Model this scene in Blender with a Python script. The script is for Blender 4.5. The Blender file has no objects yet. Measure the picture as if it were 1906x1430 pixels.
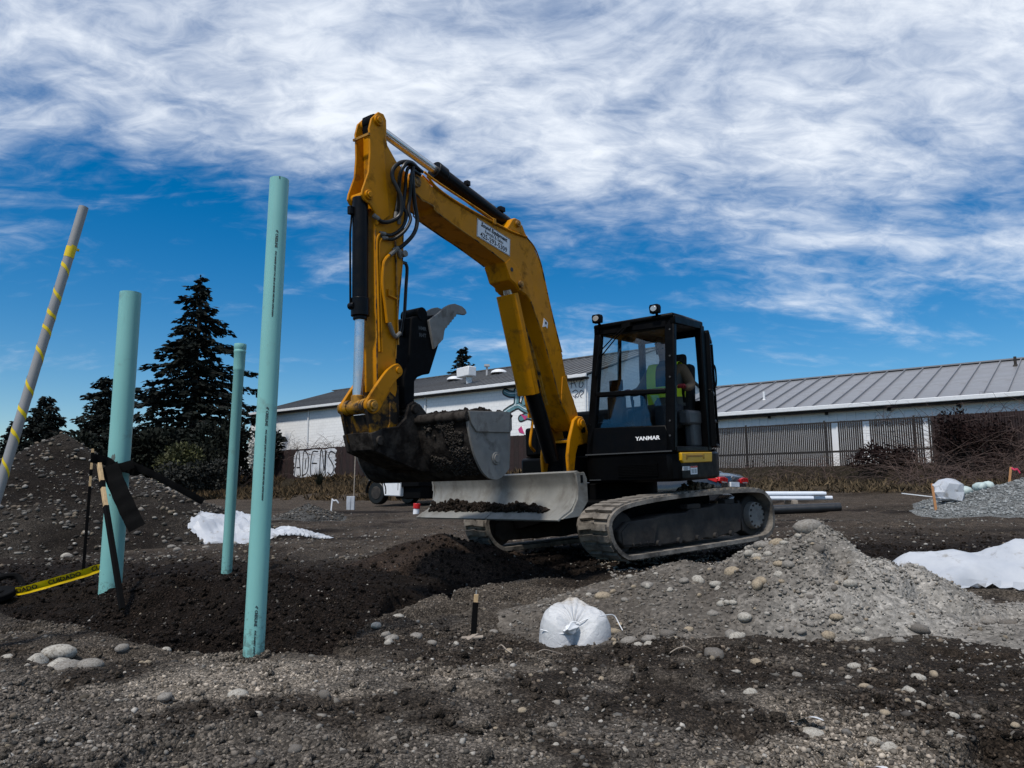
import bpy, bmesh, math, random
import numpy as np
from mathutils import Matrix, Vector
rad = math.radians
RNG = np.random.default_rng(7); random.seed(7)
scene = bpy.context.scene
COL = scene.collection

# ---------------------------------------------------------------- camera
cam_d = bpy.data.cameras.new('camera'); cam = bpy.data.objects.new('camera', cam_d); COL.objects.link(cam)
cam.location = (0, 0, .8); cam.rotation_euler = (rad(90 + 8.41), 0, 0)
cam_d.sensor_width = 36; cam_d.lens = 26.82; cam_d.clip_start = .05; cam_d.clip_end = 3000
scene.camera = cam

# ---------------------------------------------------------------- light and sky
SUN_EL, SUN_AZ = 57, 214          # degrees; azimuth clockwise from +Y (the view axis): from the left, a little behind the camera
world = bpy.data.worlds.new('World'); scene.world = world; world.use_nodes = True
def build_world():
    nt = world.node_tree; N = nt.nodes; L = nt.links; N.clear()
    def nd(t, **k):
        n = N.new(t)
        for a, b in k.items(): setattr(n, a, b)
        return n
    def math_(op, a, b=None, c=None, clamp=False):
        n = nd('ShaderNodeMath', operation=op); n.use_clamp = clamp
        for i, v in enumerate((a, b, c)):
            if v is None: continue
            if isinstance(v, (int, float)): n.inputs[i].default_value = v
            else: L.new(v, n.inputs[i])
        return n.outputs[0]
    out = nd('ShaderNodeOutputWorld'); bg = nd('ShaderNodeBackground'); bg.inputs[1].default_value = .1
    L.new(bg.outputs[0], out.inputs[0])
    sky = nd('ShaderNodeTexSky', sky_type='NISHITA'); sky.sun_disc = False
    sky.sun_elevation = rad(SUN_EL); sky.sun_rotation = rad(SUN_AZ); sky.altitude = 200
    sky.air_density = 1.0; sky.dust_density = .35; sky.ozone_density = 3.0
    hs = nd('ShaderNodeHueSaturation'); hs.inputs['Saturation'].default_value = 1.50; hs.inputs['Value'].default_value = .98
    L.new(sky.outputs[0], hs.inputs['Color'])
    tc = nd('ShaderNodeTexCoord'); sep = nd('ShaderNodeSeparateXYZ'); L.new(tc.outputs['Generated'], sep.inputs[0])
    zc = math_('MAXIMUM', sep.outputs[2], 0.0)
    den = math_('ADD', zc, .30)
    px = math_('DIVIDE', sep.outputs[0], den); py = math_('DIVIDE', sep.outputs[1], den)
    cb = nd('ShaderNodeCombineXYZ'); L.new(px, cb.inputs[0]); L.new(py, cb.inputs[1])
    def noise(scale, detail, rough, dist, rot, sx, sy, loc=(0, 0, 0)):
        mp = nd('ShaderNodeMapping'); mp.inputs['Rotation'].default_value = (0, 0, rad(rot)); mp.inputs['Scale'].default_value = (sx, sy, 1)
        mp.inputs['Location'].default_value = loc
        L.new(cb.outputs[0], mp.inputs[0])
        n = nd('ShaderNodeTexNoise'); n.inputs['Scale'].default_value = scale; n.inputs['Detail'].default_value = detail
        n.inputs['Roughness'].default_value = rough; n.inputs['Distortion'].default_value = dist
        L.new(mp.outputs[0], n.inputs['Vector']); return n.outputs['Fac']
    big = noise(1.05, 4, .5, .9, 118, 1, 1.5, (0.4, 0.9, 0))
    mid = noise(2.4, 10, .58, 1.1, 118, 1.0, 1.9, (7.7, 2.2, 0))
    fine = noise(12, 8, .62, .6, 125, 1.0, 1.8, (0.3, 2.0, 0))
    veil = noise(1.1, 4, .5, .3, 70, 1, 1.6, (5.0, 0.6, 0))
    # thin out towards the horizon, as a sheet of high cloud seen edge-on with clear sky beyond it
    el = nd('ShaderNodeMapRange'); el.interpolation_type = 'SMOOTHSTEP'
    L.new(zc, el.inputs[0]); el.inputs[1].default_value = .06; el.inputs[2].default_value = .50; el.inputs[3].default_value = -.20; el.inputs[4].default_value = .24
    s = math_('MULTIPLY_ADD', big, 1.05, el.outputs[0])
    s = math_('MULTIPLY_ADD', mid, .72, s)
    s = math_('MULTIPLY_ADD', fine, .36, s)
    cov = nd('ShaderNodeMapRange'); cov.interpolation_type = 'SMOOTHSTEP'
    L.new(s, cov.inputs[0]); cov.inputs[1].default_value = .985; cov.inputs[2].default_value = 1.55
    cov.inputs[3].default_value = 0; cov.inputs[4].default_value = .97
    # cloud brightness varies with its thickness
    sh = nd('ShaderNodeMapRange'); L.new(math_('MULTIPLY_ADD', veil, .55, math_('MULTIPLY_ADD', fine, .35, math_('MULTIPLY', mid, .35))), sh.inputs[0])
    sh.inputs[1].default_value = .45; sh.inputs[2].default_value = .74; sh.inputs[3].default_value = 0; sh.inputs[4].default_value = 1; 
    cc = nd('ShaderNodeMix', data_type='RGBA'); L.new(sh.outputs[0], cc.inputs[0])
    cc.inputs[6].default_value = (3.9, 4.8, 6.5, 1); cc.inputs[7].default_value = (8.6, 9.1, 9.8, 1)
    mx = nd('ShaderNodeMix', data_type='RGBA'); L.new(cov.outputs[0], mx.inputs[0])
    L.new(hs.outputs[0], mx.inputs[6]); L.new(cc.outputs[2], mx.inputs[7])
    L.new(mx.outputs[2], bg.inputs[0])
build_world()
sun_d = bpy.data.lights.new('sun', 'SUN'); sun_d.energy = 3.2; sun_d.angle = rad(5); sun_d.color = (1, .95, .88)
sun = bpy.data.objects.new('sun', sun_d); COL.objects.link(sun)
_a, _e = rad(SUN_AZ), rad(SUN_EL)
sun.rotation_euler = Vector((math.sin(_a) * math.cos(_e), math.cos(_a) * math.cos(_e), math.sin(_e))).to_track_quat('Z', 'Y').to_euler()
vs = scene.view_settings; vs.view_transform = 'Standard'; vs.look = 'None'; vs.exposure = .12; vs.gamma = 1; vs.use_curve_mapping = False
scene.cycles.max_bounces = 6; scene.cycles.transparent_max_bounces = 12

# ---------------------------------------------------------------- helpers
class MB:
    """collects geometry; build() links it as one mesh object"""
    def __init__(s, M=None): s.v = []; s.f = []; s.M = M; s.c = None
    def add(s, vs_, fs):
        o = len(s.v)
        for p in vs_:
            p = Vector(p)
            s.v.append(tuple(s.M @ p) if s.M is not None else tuple(p))
        s.f += [[i + o for i in f] for f in fs]; return s
    def box(s, c, sz, R=None):
        c = Vector(c); h = [a / 2 for a in sz]
        P = [Vector((x * h[0], y * h[1], z * h[2])) for x in (-1, 1) for y in (-1, 1) for z in (-1, 1)]
        if R is not None: P = [R @ p for p in P]
        return s.add([p + c for p in P], [(0, 1, 3, 2), (4, 6, 7, 5), (0, 4, 5, 1), (2, 3, 7, 6), (0, 2, 6, 4), (1, 5, 7, 3)])
    def bar(s, p0, p1, w, h, up=(0, 0, 1)):
        p0 = Vector(p0); p1 = Vector(p1); d = (p1 - p0); l = d.length; d = d / l
        y = Vector(up).cross(d)
        if y.length < 1e-4: y = Vector((0, 1, 0)).cross(d)
        y.normalize(); z = d.cross(y)
        R = Matrix((d, y, z)).transposed()
        return s.box((p0 + p1) / 2, (l, w, h), R)
    def prism(s, poly, ax, a, b):
        n = len(poly)
        def P(u, v, w): return {'y': (u, w, v), 'z': (u, v, w), 'x': (w, u, v)}[ax]
        V = [P(u, v, a) for u, v in poly] + [P(u, v, b) for u, v in poly]
        F = [list(range(n)), list(range(2 * n - 1, n - 1, -1))] + [[i, (i + 1) % n, n + (i + 1) % n, n + i] for i in range(n)]
        return s.add(V, F)
    def cyl(s, p0, p1, r0, r1=None, n=16, cap=True):
        return s.tube([p0, p1], [r0, r0 if r1 is None else r1], n, cap)
    def tube(s, pts, r, n=8, cap=True):
        pts = [Vector(p) for p in pts]; m = len(pts)
        rs = r if isinstance(r, (list, tuple, np.ndarray)) else [r] * m
        t = [(pts[min(i + 1, m - 1)] - pts[max(i - 1, 0)]).normalized() for i in range(m)]
        u = t[0].orthogonal().normalized(); V = []; F = []
        for i in range(m):
            u = (u - t[i] * u.dot(t[i])).normalized(); w = t[i].cross(u)
            for k in range(n):
                a = 2 * math.pi * k / n
                V.append(pts[i] + (u * math.cos(a) + w * math.sin(a)) * rs[i])
        for i in range(m - 1):
            for k in range(n):
                F.append((i * n + k, i * n + (k + 1) % n, (i + 1) * n + (k + 1) % n, (i + 1) * n + k))
        if cap: F += [list(range(n - 1, -1, -1)), list(range((m - 1) * n, m * n))]
        return s.add(V, F)
    def grid(s, P, wrap=False):
        P = np.asarray(P); nu, nv = P.shape[:2]; F = []
        for i in range(nu - 1):
            for j in range(nv if wrap else nv - 1):
                k = (j + 1) % nv
                F.append((i * nv + j, i * nv + k, (i + 1) * nv + k, (i + 1) * nv + j))
        return s.add([tuple(p) for p in P.reshape(-1, 3)], F)
    def mesh(s, name, mat, smooth=35):
        me = bpy.data.meshes.new(name); me.from_pydata(s.v, [], s.f); me.update()
        bm = bmesh.new(); bm.from_mesh(me); bmesh.ops.recalc_face_normals(bm, faces=bm.faces); bm.to_mesh(me); bm.free()
        if mat is not None: me.materials.append(mat)
        if smooth:
            me.shade_smooth(); me.set_sharp_from_angle(angle=rad(smooth))
        return me
    def build(s, name, mat, parent=None, bevel=0, smooth=35):
        return link(name, s.mesh(name, mat, smooth), parent, bevel=bevel)
def link(name, me, parent=None, M=None, bevel=0):
    o = bpy.data.objects.new(name, me); COL.objects.link(o)
    if parent is not None: o.parent = parent
    if M is not None: o.matrix_local = M
    if bevel:
        b = o.modifiers.new('bevel', 'BEVEL'); b.width = bevel; b.segments = 2; b.limit_method = 'ANGLE'; b.angle_limit = rad(40)
    return o
def tag(o, label, cat, group=None):
    o['label'] = label; o['category'] = cat
    if group: o['group'] = group
    return o
def kind(o, k): o['kind'] = k; return o
def thing(name, label, cat, loc=(0, 0, 0), group=None, M=None):
    o = bpy.data.objects.new(name, None); COL.objects.link(o); o.empty_display_size = .2
    if M is not None: o.matrix_world = M
    else: o.location = loc
    return tag(o, label, cat, group)
def smoothpath(pts, k=6):
    """Catmull-Rom through the points"""
    P = [Vector(p) for p in pts]; P = [2 * P[0] - P[1]] + P + [2 * P[-1] - P[-2]]; out = []
    for i in range(1, len(P) - 2):
        for j in range(k):
            t = j / k; a, b, c, d = P[i - 1:i + 3]
            out.append(.5 * ((2 * b) + (c - a) * t + (2 * a - 5 * b + 4 * c - d) * t * t + (3 * b - a - 3 * c + d) * t ** 3))
    return out + [P[-2]]
def text2d(body, size=1, align='CENTER', shear=0, bold=0):
    cu = bpy.data.curves.new('lettering', 'FONT'); cu.body = body; cu.size = size; cu.align_x = align; cu.align_y = 'CENTER'; cu.shear = shear
    cu.offset = bold; cu.resolution_u = 2
    ob = bpy.data.objects.new('lettering', cu); me = bpy.data.meshes.new_from_object(ob)
    V = [(v.co.x, v.co.y) for v in me.vertices]; F = [list(p.vertices) for p in me.polygons]
    bpy.data.objects.remove(ob); bpy.data.meshes.remove(me); bpy.data.curves.remove(cu); return V, F
def hsh(ix, iy, seed):
    n = (ix.astype(np.int64) * 374761393 + iy.astype(np.int64) * 668265263 + seed * 1442695041) & 0xffffffff
    n = ((n ^ (n >> 13)) * 1274126177) & 0xffffffff
    return ((n ^ (n >> 16)) & 0xffff) / 65535.
def vn(x, y, seed=0):
    x = np.asarray(x, float); y = np.asarray(y, float)
    ix = np.floor(x); iy = np.floor(y); fx = x - ix; fy = y - iy
    fx = fx * fx * (3 - 2 * fx); fy = fy * fy * (3 - 2 * fy)
    a = hsh(ix, iy, seed); b = hsh(ix + 1, iy, seed); c = hsh(ix, iy + 1, seed); d = hsh(ix + 1, iy + 1, seed)
    return (a + (b - a) * fx) * (1 - fy) + (c + (d - c) * fx) * fy
def fbm(x, y, sc, oct_=4, seed=0, g=.5):
    x = np.asarray(x, float); y = np.asarray(y, float)
    t = 0; a = 1; tot = 0
    for i in range(oct_):
        c, s_ = math.cos(1.1 * i + seed), math.sin(1.1 * i + seed)
        t = t + a * vn((x * c - y * s_) / sc + 17.3 * i, (x * s_ + y * c) / sc + 5.1 * i, seed + i); tot += a; a *= g; sc *= .5
    return t / tot - .5
def facet(x, y, sc, seed):
    """piecewise-flat noise: planes meeting in creases"""
    x = np.asarray(x, float) / sc; y = np.asarray(y, float) / sc; ix = np.floor(x); iy = np.floor(y); fx = x - ix; fy = y - iy
    a = hsh(ix, iy, seed); b = hsh(ix + 1, iy, seed); c = hsh(ix, iy + 1, seed); d = hsh(ix + 1, iy + 1, seed)
    return np.where(fx + fy < 1, a + (b - a) * fx + (c - a) * fy, d + (c - d) * (1 - fx) + (b - d) * (1 - fy)) - .5
def sst(a, b, x):
    t = np.clip((np.asarray(x, float) - a) / (b - a), 0, 1); return t * t * (3 - 2 * t)

# ---------------------------------------------------------------- materials
def _tree(name):
    m = bpy.data.materials.new(name); m.use_nodes = True
    nt = m.node_tree; b = nt.nodes['Principled BSDF']; return m, nt, b
def _noise(nt, vec, scale, detail=4, rough=.55, dist=0):
    n = nt.nodes.new('ShaderNodeTexNoise'); n.inputs['Scale'].default_value = scale; n.inputs['Detail'].default_value = detail
    n.inputs['Roughness'].default_value = rough; n.inputs['Distortion'].default_value = dist
    nt.links.new(vec, n.inputs['Vector']); return n.outputs['Fac']
def _range(nt, v, a, b, c=0., d=1.):
    n = nt.nodes.new('ShaderNodeMapRange'); nt.links.new(v, n.inputs[0])
    for i, x in enumerate((a, b, c, d)): n.inputs[i + 1].default_value = x
    return n.outputs[0]
def _mix(nt, fac, a, b, mode='MIX'):
    n = nt.nodes.new('ShaderNodeMix'); n.data_type = 'RGBA'; n.blend_type = mode
    for i, v in ((0, fac), (6, a), (7, b)):
        if isinstance(v, (int, float)): n.inputs[i].default_value = v
        elif isinstance(v, tuple): n.inputs[i].default_value = (*v[:3], 1)
        else: nt.links.new(v, n.inputs[i])
    return n.outputs[2]
def _bump(nt, b, h, strength, dist=.01):
    n = nt.nodes.new('ShaderNodeBump'); n.inputs['Strength'].default_value = strength; n.inputs['Distance'].default_value = dist
    nt.links.new(h, n.inputs['Height']); nt.links.new(n.outputs[0], b.inputs['Normal'])
def mat(name, col, rough=.5, metal=0, var=.18, scale=6, bump=0, bscale=60, dirt=None, dlo=.55, dhi=.7, dscale=3, spec=.5, coat=0):
    m, nt, b = _tree(name); tc = nt.nodes.new('ShaderNodeTexCoord').outputs['Object']
    n1 = _noise(nt, tc, scale, 5)
    c = _mix(nt, _range(nt, n1, .3, .7), tuple(x * (1 - var) for x in col), tuple(min(1, x * (1 + var)) for x in col))
    r = _range(nt, _noise(nt, tc, scale * 2.3, 4), .25, .75, max(0, rough - .12), min(1, rough + .12))
    if dirt:
        d = _range(nt, _noise(nt, tc, dscale, 7, .62, .3), dlo, dhi); c = _mix(nt, d, c, dirt)
        mm = nt.nodes.new('ShaderNodeMath'); mm.operation = 'MULTIPLY_ADD'; nt.links.new(d, mm.inputs[0]); mm.inputs[1].default_value = .4; nt.links.new(r, mm.inputs[2]); mm.use_clamp = True; r = mm.outputs[0]
    nt.links.new(c, b.inputs['Base Color']); nt.links.new(r, b.inputs['Roughness']); b.inputs['Metallic'].default_value = metal
    b.inputs['Specular IOR Level'].default_value = spec; b.inputs['Coat Weight'].default_value = coat
    if bump: _bump(nt, b, _noise(nt, tc, bscale, 5, .6), bump)
    return m
def attr_mat(name, rough=.9, scale=40, var=.35, bump=.5, bscale=90, bdist=.01, spec=.25, big=0, grain=0, gk=.45):
    """colour comes from the mesh's own 'col' attribute (kinds of soil and stone), broken up by noise"""
    m, nt, b = _tree(name); tc = nt.nodes.new('ShaderNodeTexCoord').outputs['Object']
    at = nt.nodes.new('ShaderNodeAttribute'); at.attribute_name = 'col'
    f = _range(nt, _noise(nt, tc, scale, 6, .65), .28, .72, 1 - var, 1 + var)
    g = _range(nt, _noise(nt, tc, scale * .13, 5, .6), .3, .7, 1 - var * .6, 1 + var * .6)
    cmb = nt.nodes.new('ShaderNodeMath'); cmb.operation = 'MULTIPLY'; nt.links.new(f, cmb.inputs[0]); nt.links.new(g, cmb.inputs[1])
    sc_ = cmb.outputs[0]
    vo = None
    if grain:
        vo = nt.nodes.new('ShaderNodeTexVoronoi'); vo.inputs['Scale'].default_value = grain; nt.links.new(tc, vo.inputs['Vector'])
        sp_ = nt.nodes.new('ShaderNodeSeparateColor'); nt.links.new(vo.outputs['Color'], sp_.inputs[0])
        g2 = nt.nodes.new('ShaderNodeMath'); g2.operation = 'POWER'; nt.links.new(sp_.outputs[0], g2.inputs[0]); g2.inputs[1].default_value = 2.2
        gr = _range(nt, g2.outputs[0], 0, 1, 1 - gk, 1 + 2.2 * gk); m3 = nt.nodes.new('ShaderNodeMath'); m3.operation = 'MULTIPLY'; nt.links.new(gr, m3.inputs[0]); nt.links.new(sc_, m3.inputs[1]); sc_ = m3.outputs[0]
    vm = nt.nodes.new('ShaderNodeVectorMath'); vm.operation = 'SCALE'; nt.links.new(at.outputs['Color'], vm.inputs[0]); nt.links.new(sc_, vm.inputs['Scale'])
    nt.links.new(vm.outputs[0], b.inputs['Base Color']); b.inputs['Roughness'].default_value = rough; b.inputs['Specular IOR Level'].default_value = spec
    if bump:
        h = _noise(nt, tc, bscale, 8, .7)
        if big:
            ad = nt.nodes.new('ShaderNodeMath'); ad.operation = 'MULTIPLY_ADD'; nt.links.new(_noise(nt, tc, big, 6, .65), ad.inputs[0]); ad.inputs[1].default_value = 3.0; nt.links.new(h, ad.inputs[2]); h = ad.outputs[0]
        if vo is not None:
            a2 = nt.nodes.new('ShaderNodeMath'); a2.operation = 'MULTIPLY_ADD'; nt.links.new(vo.outputs['Distance'], a2.inputs[0]); a2.inputs[1].default_value = -.9; nt.links.new(h, a2.inputs[2]); h = a2.outputs[0]
        _bump(nt, b, h, bump, bdist)
    return m
def teal_mat():
    m, nt, b = _tree('sewer_pipe_pvc'); tc = nt.nodes.new('ShaderNodeTexCoord').outputs['Object']; sp_ = nt.nodes.new('ShaderNodeSeparateXYZ'); nt.links.new(tc, sp_.inputs[0])
    c = _mix(nt, _range(nt, _noise(nt, tc, 1.6, 4), .3, .7), (.19, .44, .415), (.225, .49, .46))
    mp = nt.nodes.new('ShaderNodeMapping'); mp.inputs['Scale'].default_value = (1, 1, .06); nt.links.new(tc, mp.inputs[0])
    c = _mix(nt, _range(nt, _noise(nt, mp.outputs[0], 60, 5, .6), .60, .75, 0, .35), c, (.14, .27, .25))            # lengthwise scratches
    c = _mix(nt, _range(nt, _noise(nt, tc, 6, 7, .65), .60, .76, 0, .6), c, (.15, .20, .175))                       # smudges
    a = nt.nodes.new('ShaderNodeMath'); a.operation = 'MULTIPLY_ADD'; nt.links.new(_noise(nt, tc, 38, 6, .7), a.inputs[0]); a.inputs[1].default_value = 1.3; nt.links.new(sp_.outputs[2], a.inputs[2])
    c = _mix(nt, _range(nt, a.outputs[0], .88, .76, 0, .5), c, (.055, .043, .034))                                  # mud splashed up from the ground
    nt.links.new(c, b.inputs['Base Color']); b.inputs['Roughness'].default_value = .4; b.inputs['Specular IOR Level'].default_value = .4; return m
def glass(name, tint=(.82, .86, .87), refl=.9):
    m = bpy.data.materials.new(name); m.use_nodes = True; nt = m.node_tree; nt.nodes.clear()
    out = nt.nodes.new('ShaderNodeOutputMaterial'); t = nt.nodes.new('ShaderNodeBsdfTransparent'); g = nt.nodes.new('ShaderNodeBsdfGlossy')
    t.inputs[0].default_value = (*tint, 1); g.inputs['Roughness'].default_value = .02; g.inputs[0].default_value = (refl, refl, refl, 1)
    f = nt.nodes.new('ShaderNodeFresnel'); f.inputs[0].default_value = 1.5; mx = nt.nodes.new('ShaderNodeMixShader')
    nt.links.new(f.outputs[0], mx.inputs[0]); nt.links.new(t.outputs[0], mx.inputs[1]); nt.links.new(g.outputs[0], mx.inputs[2]); nt.links.new(mx.outputs[0], out.inputs[0])
    return m
SOIL = (.030, .022, .017)
M_ = dict(
    yellow=mat('yellow_paint', (.50, .198, .0006), .46, var=.14, scale=3, dirt=(.07, .033, .008), dlo=.53, dhi=.76, dscale=6, bump=.07, bscale=30, spec=.14),
    yellow_oily=mat('oily_yellow_paint', (.36, .165, .002), .42, var=.2, scale=6, dirt=(.018, .012, .008), dlo=.44, dhi=.60, dscale=9, bump=.15, bscale=40),
    black=mat('black_paint', (.0016, .0016, .0019), .40, var=.3, scale=5, spec=.08),
    blackmat=mat('matt_black', (.0022, .0022, .0025), .6, var=.3, scale=9, spec=.07, dirt=(.012, .010, .0085), dlo=.64, dhi=.85),
    cyl=mat('cylinder_black', (.0028, .0028, .0034), .36, var=.3, scale=6, spec=.16, dirt=(.04, .032, .024), dlo=.68, dhi=.9),
    chrome=mat('chrome_rod', (.62, .62, .62), .30, metal=.9, var=.05),
    steel=mat('worn_steel', (.19, .182, .168), .65, metal=.1, var=.25, scale=5, bump=.2, bscale=25, dirt=(.05, .043, .037), dlo=.52, dhi=.72, dscale=5),
    steel_dirty=mat('earth_caked_steel', (.036, .031, .027), .85, metal=.0, var=.3, scale=6, bump=.8, bscale=22, spec=.15, dirt=(.010, .008, .007), dlo=.42, dhi=.58, dscale=9),
    blade=mat('blade_steel', (.225, .22, .20), .6, metal=.15, var=.25, scale=3, bump=.12, bscale=30, dirt=(.085, .075, .062), dlo=.46, dhi=.70, dscale=3),
    rubber=mat('dusty_rubber', (.085, .076, .067), .9, var=.3, scale=10, bump=.5, bscale=35, spec=.1, dirt=(.235, .212, .185), dlo=.38, dhi=.60, dscale=5),
    trackframe=mat('dusty_frame', (.032, .030, .029), .8, spec=.15, var=.3, scale=6, bump=.3, bscale=25, dirt=(.06, .053, .046), dlo=.48, dhi=.68, dscale=4),
    hose=mat('hose_rubber', (.006, .006, .006), .42, var=.3, spec=.35),
    greasy=mat('greasy_paint', (.30, .14, .004), .45, var=.3, scale=7, dirt=(.012, .009, .007), dlo=.34, dhi=.52, dscale=8, bump=.2, bscale=40, spec=.25),
    yellow_panel=mat('yellow_panel', (.62, .34, .006), .4, var=.06, scale=3, spec=.35),
    glass=glass('cab_glass'), glass_dark=glass('car_glass', (.25, .3, .32)),
    seat=mat('seat_cloth', (.03, .03, .032), .9, bump=.2, bscale=200), plastic=mat('grey_plastic', (.05, .052, .054), .55),
    white=mat('white_paint', (.72, .73, .74), .45, var=.05, dirt=(.4, .38, .35), dlo=.62, dhi=.9),
    sign=mat('sign_white', (.75, .76, .78), .4, var=.03), ink=mat('black_ink', (.012, .012, .015), .6, var=.05), inkw=mat('white_ink', (.8, .8, .8), .5, var=.03),
    red=mat('red_plastic', (.5, .01, .012), .25), lens=mat('lamp_lens', (.55, .56, .55), .12, metal=.5),
    wood=mat('stake_wood', (.52, .36, .19), .75, var=.25, scale=20, bump=.2, bscale=80),
    greywood=mat('weathered_wood', (.30, .25, .20), .85, var=.25, scale=20),
    teal=teal_mat(),
    greypvc=mat('grey_pvc', (.265, .262, .258), .45, var=.06), tape=mat('yellow_tape', (.72, .52, .0), .4, var=.08),
    fabric=mat('black_fabric', (.004, .004, .0042), .9, bump=.2, bscale=300, spec=.08), sheet=None,
    stone=None)
# ---------------------------------------------------------------- terrain
FN = np.array([-.621, -.784]); F0 = np.array([11.9, 28.]); FD = np.array([-.784, .621])     # fence line: a point on it, its normal towards the site, its run
def sdist(x, y): return (x - F0[0]) * FN[0] + (y - F0[1]) * FN[1]
EDX = [-30, -6, -3.5, -2.9, -1.28, -.98, -.90, -.45, 1.0, 2.2, 4.5, 9, 40]; EDY = [9, 6.0, 5.35, 4.95, 4.16, 4.2, 5.4, 6.5, 7.1, 6.9, 7.3, 9, 12]
def edge_d(x, y): return y - np.interp(x + .10 * fbm(x, y, .5, 3, 41), EDX, EDY) + .14 * fbm(x, y, .35, 3, 42)
def base_z(x, y):
    s = sdist(x, y)
    z = np.interp(s, [-5, 0, .6, 1.3, 2.4, 4.5, 7, 10.5, 15, 21.6, 25, 26.5, 40], [2.0, 1.95, 1.85, 1.35, 1.15, 1.0, .68, .43, .30, .17, .02, 0, 0])
    d = edge_d(x, y)
    z = z - .17 * sst(-.02, .22, d) * (1 - sst(.45, 1.5, d)) * (1 - sst(-.6, .6, x))
    z = z + .13 * np.exp(-((y - 6.1) / .75) ** 2) * (1 - sst(-1.9, -.9, x)) * sst(-9, -5, x)       # low bank of spoil beside the pipes
    z = z - .07 * np.exp(-((x - .35) ** 2 + (y - 4.75) ** 2) / .45)
    return z
def Hg(x, y):
    x = np.asarray(x, float); y = np.asarray(y, float)
    z = base_z(x, y); d = np.hypot(x, y); fade = 1 / (1 + (d / 14) ** 2)
    dark = sst(0, .3, edge_d(x, y))
    z = z + .12 * fbm(x, y, 1.6, 3, 3) + (.05 + .05 * dark) * fbm(x, y, .42, 3, 9) * (.35 + fade)
    rut = fbm(x * .22 + y * .05, y, .55, 3, 23)                                                    # wheel ruts along the haul road
    z = z + .22 * rut * sst(9.5, 12, y) * (1 - sst(20, 26, y))
    near = 1 - sst(7, 14, d)
    rough = .55 + 1.1 * sst(-.12, .14, fbm(x, y, .9, 3, 19))                                          # crumbly here, trodden flat there
    c = fbm(x, y, .13, 4, 15, .66); z = z + near * (.036 + .016 * dark) * c * rough
    z = z + near * rough * .040 * (.12 - np.abs(fbm(x, y, .065, 3, 29, .65)))
    z = z - near * .05 * sst(.10, .2, fbm(x, y, .33, 2, 37)) * rough
    return z
MOUNDS = {}
def m_front(x, y):      # gravel heap in front of the track
    u = x - 2.12; v = y - 5.35
    w = .12 * fbm(x, y, .7, 3, 51)
    h1 = .60 * (1 - np.hypot(u * np.where(u > 0, .92, .80), v * 1.05) / 1.02 + w)
    u2 = x - 1.20; h2 = .30 * (1 - np.hypot(u2 * .72, (y - 5.45 - .1 * u2) * 1.0) / .95 + w)
    u3 = x - 3.55; h3 = .14 * (1 - np.hypot(u3 * .7, (y - 4.5)) / .9 + w)
    a = np.maximum(np.maximum(h1, h2), h3)
    return a + .045 * fbm(x, y, .3, 3, 52) * sst(-.05, .1, a)
def m_left(x, y):       # dark spoil heap behind the pipes
    w = .16 * fbm(x, y, 1.5, 4, 61)
    a = 1.75 * (1 - np.hypot((x + 7.75) * .92, (y - 13.2)) / 3.1 + w)
    b = .95 * (1 - np.hypot((x + 5.9) * .9, (y - 12.6)) / 1.9 + w)
    c = 1.5 * (1 - np.hypot((x + 11.2), (y - 13.6)) / 2.6 + w)
    a = np.maximum(np.maximum(a, b), c); return a + .10 * fbm(x, y, .5, 4, 62) * sst(0, .2, a)
def m_right(x, y):      # heap of grey crushed stone
    w = .10 * fbm(x, y, 1.2, 3, 71); return 1.05 * (1 - np.hypot((x - 12.9) * .9, (y - 16.6)) / 3.6 + w) + .03 * fbm(x, y, .3, 3, 72)
def m_far(x, y):        # small heap of grey grit near the bank
    w = .12 * fbm(x, y, .8, 3, 81); return .42 * (1 - np.hypot((x + 5.25), (y - 20)) / 1.0 + w)
def m_mid(x, y):        # reddish soil pushed up by the far track
    w = .15 * fbm(x, y, .5, 3, 91); return .34 * (1 - np.hypot((x + .75) * .9, (y - 8.35)) / .95 + w) + .03 * fbm(x, y, .2, 3, 92)
MD = dict(front=m_front, left=m_left, right=m_right, far=m_far, mid=m_mid)
def H(x, y):
    z = Hg(x, y); h = 0
    for f in MD.values(): h = np.maximum(h, f(x, y))
    return z + h
def Hs(x, y): return float(H(np.array([x]), np.array([y]))[0])
def soilcol(x, y):
    x = np.asarray(x, float); y = np.asarray(y, float); n = x.shape
    grit = np.array([.225, .192, .155]); damp = np.array([.0140, .0098, .0074]); loam = np.array([.030, .0225, .0165]); grey = np.array([.098, .084, .070])
    c = np.ones(n + (3,)) * grit
    def lay(c, col, k): return c * (1 - k[..., None]) + col * k[..., None]
    p = fbm(x, y, 1.3, 4, 101); q = fbm(x, y, .5, 4, 102)
    c = lay(c, grey, sst(-.02, .12, p) * .9)
    c = lay(c, loam, sst(.02, .13, q) * .85)
    c = lay(c, loam, sst(.6, 1.6, x + .8 * p * 2) * (1 - sst(4.2, 4.7, y)) * sst(-.15, .1, fbm(x, y, .8, 4, 103) + .06))   # browner, loamier patch to the right
    c = lay(c, loam, sst(3.3, 4.1, y + 2.4 * q) * .72)
    d = edge_d(x, y)
    c = lay(c, damp, sst(0, .2, d + .15 * q) * (1 - sst(3.2, 5.5, d + 2 * p)))
    far = sst(9, 12, y); c = lay(c, np.array([.072, .056, .043]), far * sst(-.25, .05, fbm(x * .3, y, 1.1, 4, 105)))
    c = lay(c, damp * 1.1, far * sst(.02, .18, fbm(x * .25, y, .9, 4, 104)) * (1 - sst(24, 28, y)))
    s = sdist(x, y); c = lay(c, np.array([.075, .055, .033]), (1 - sst(3.2, 6.5, s + 2 * p)) )
    c = lay(c, np.array([.03, .024, .016]), (1 - sst(1.6, 3.0, s + 2 * q)))
    return c
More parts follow.
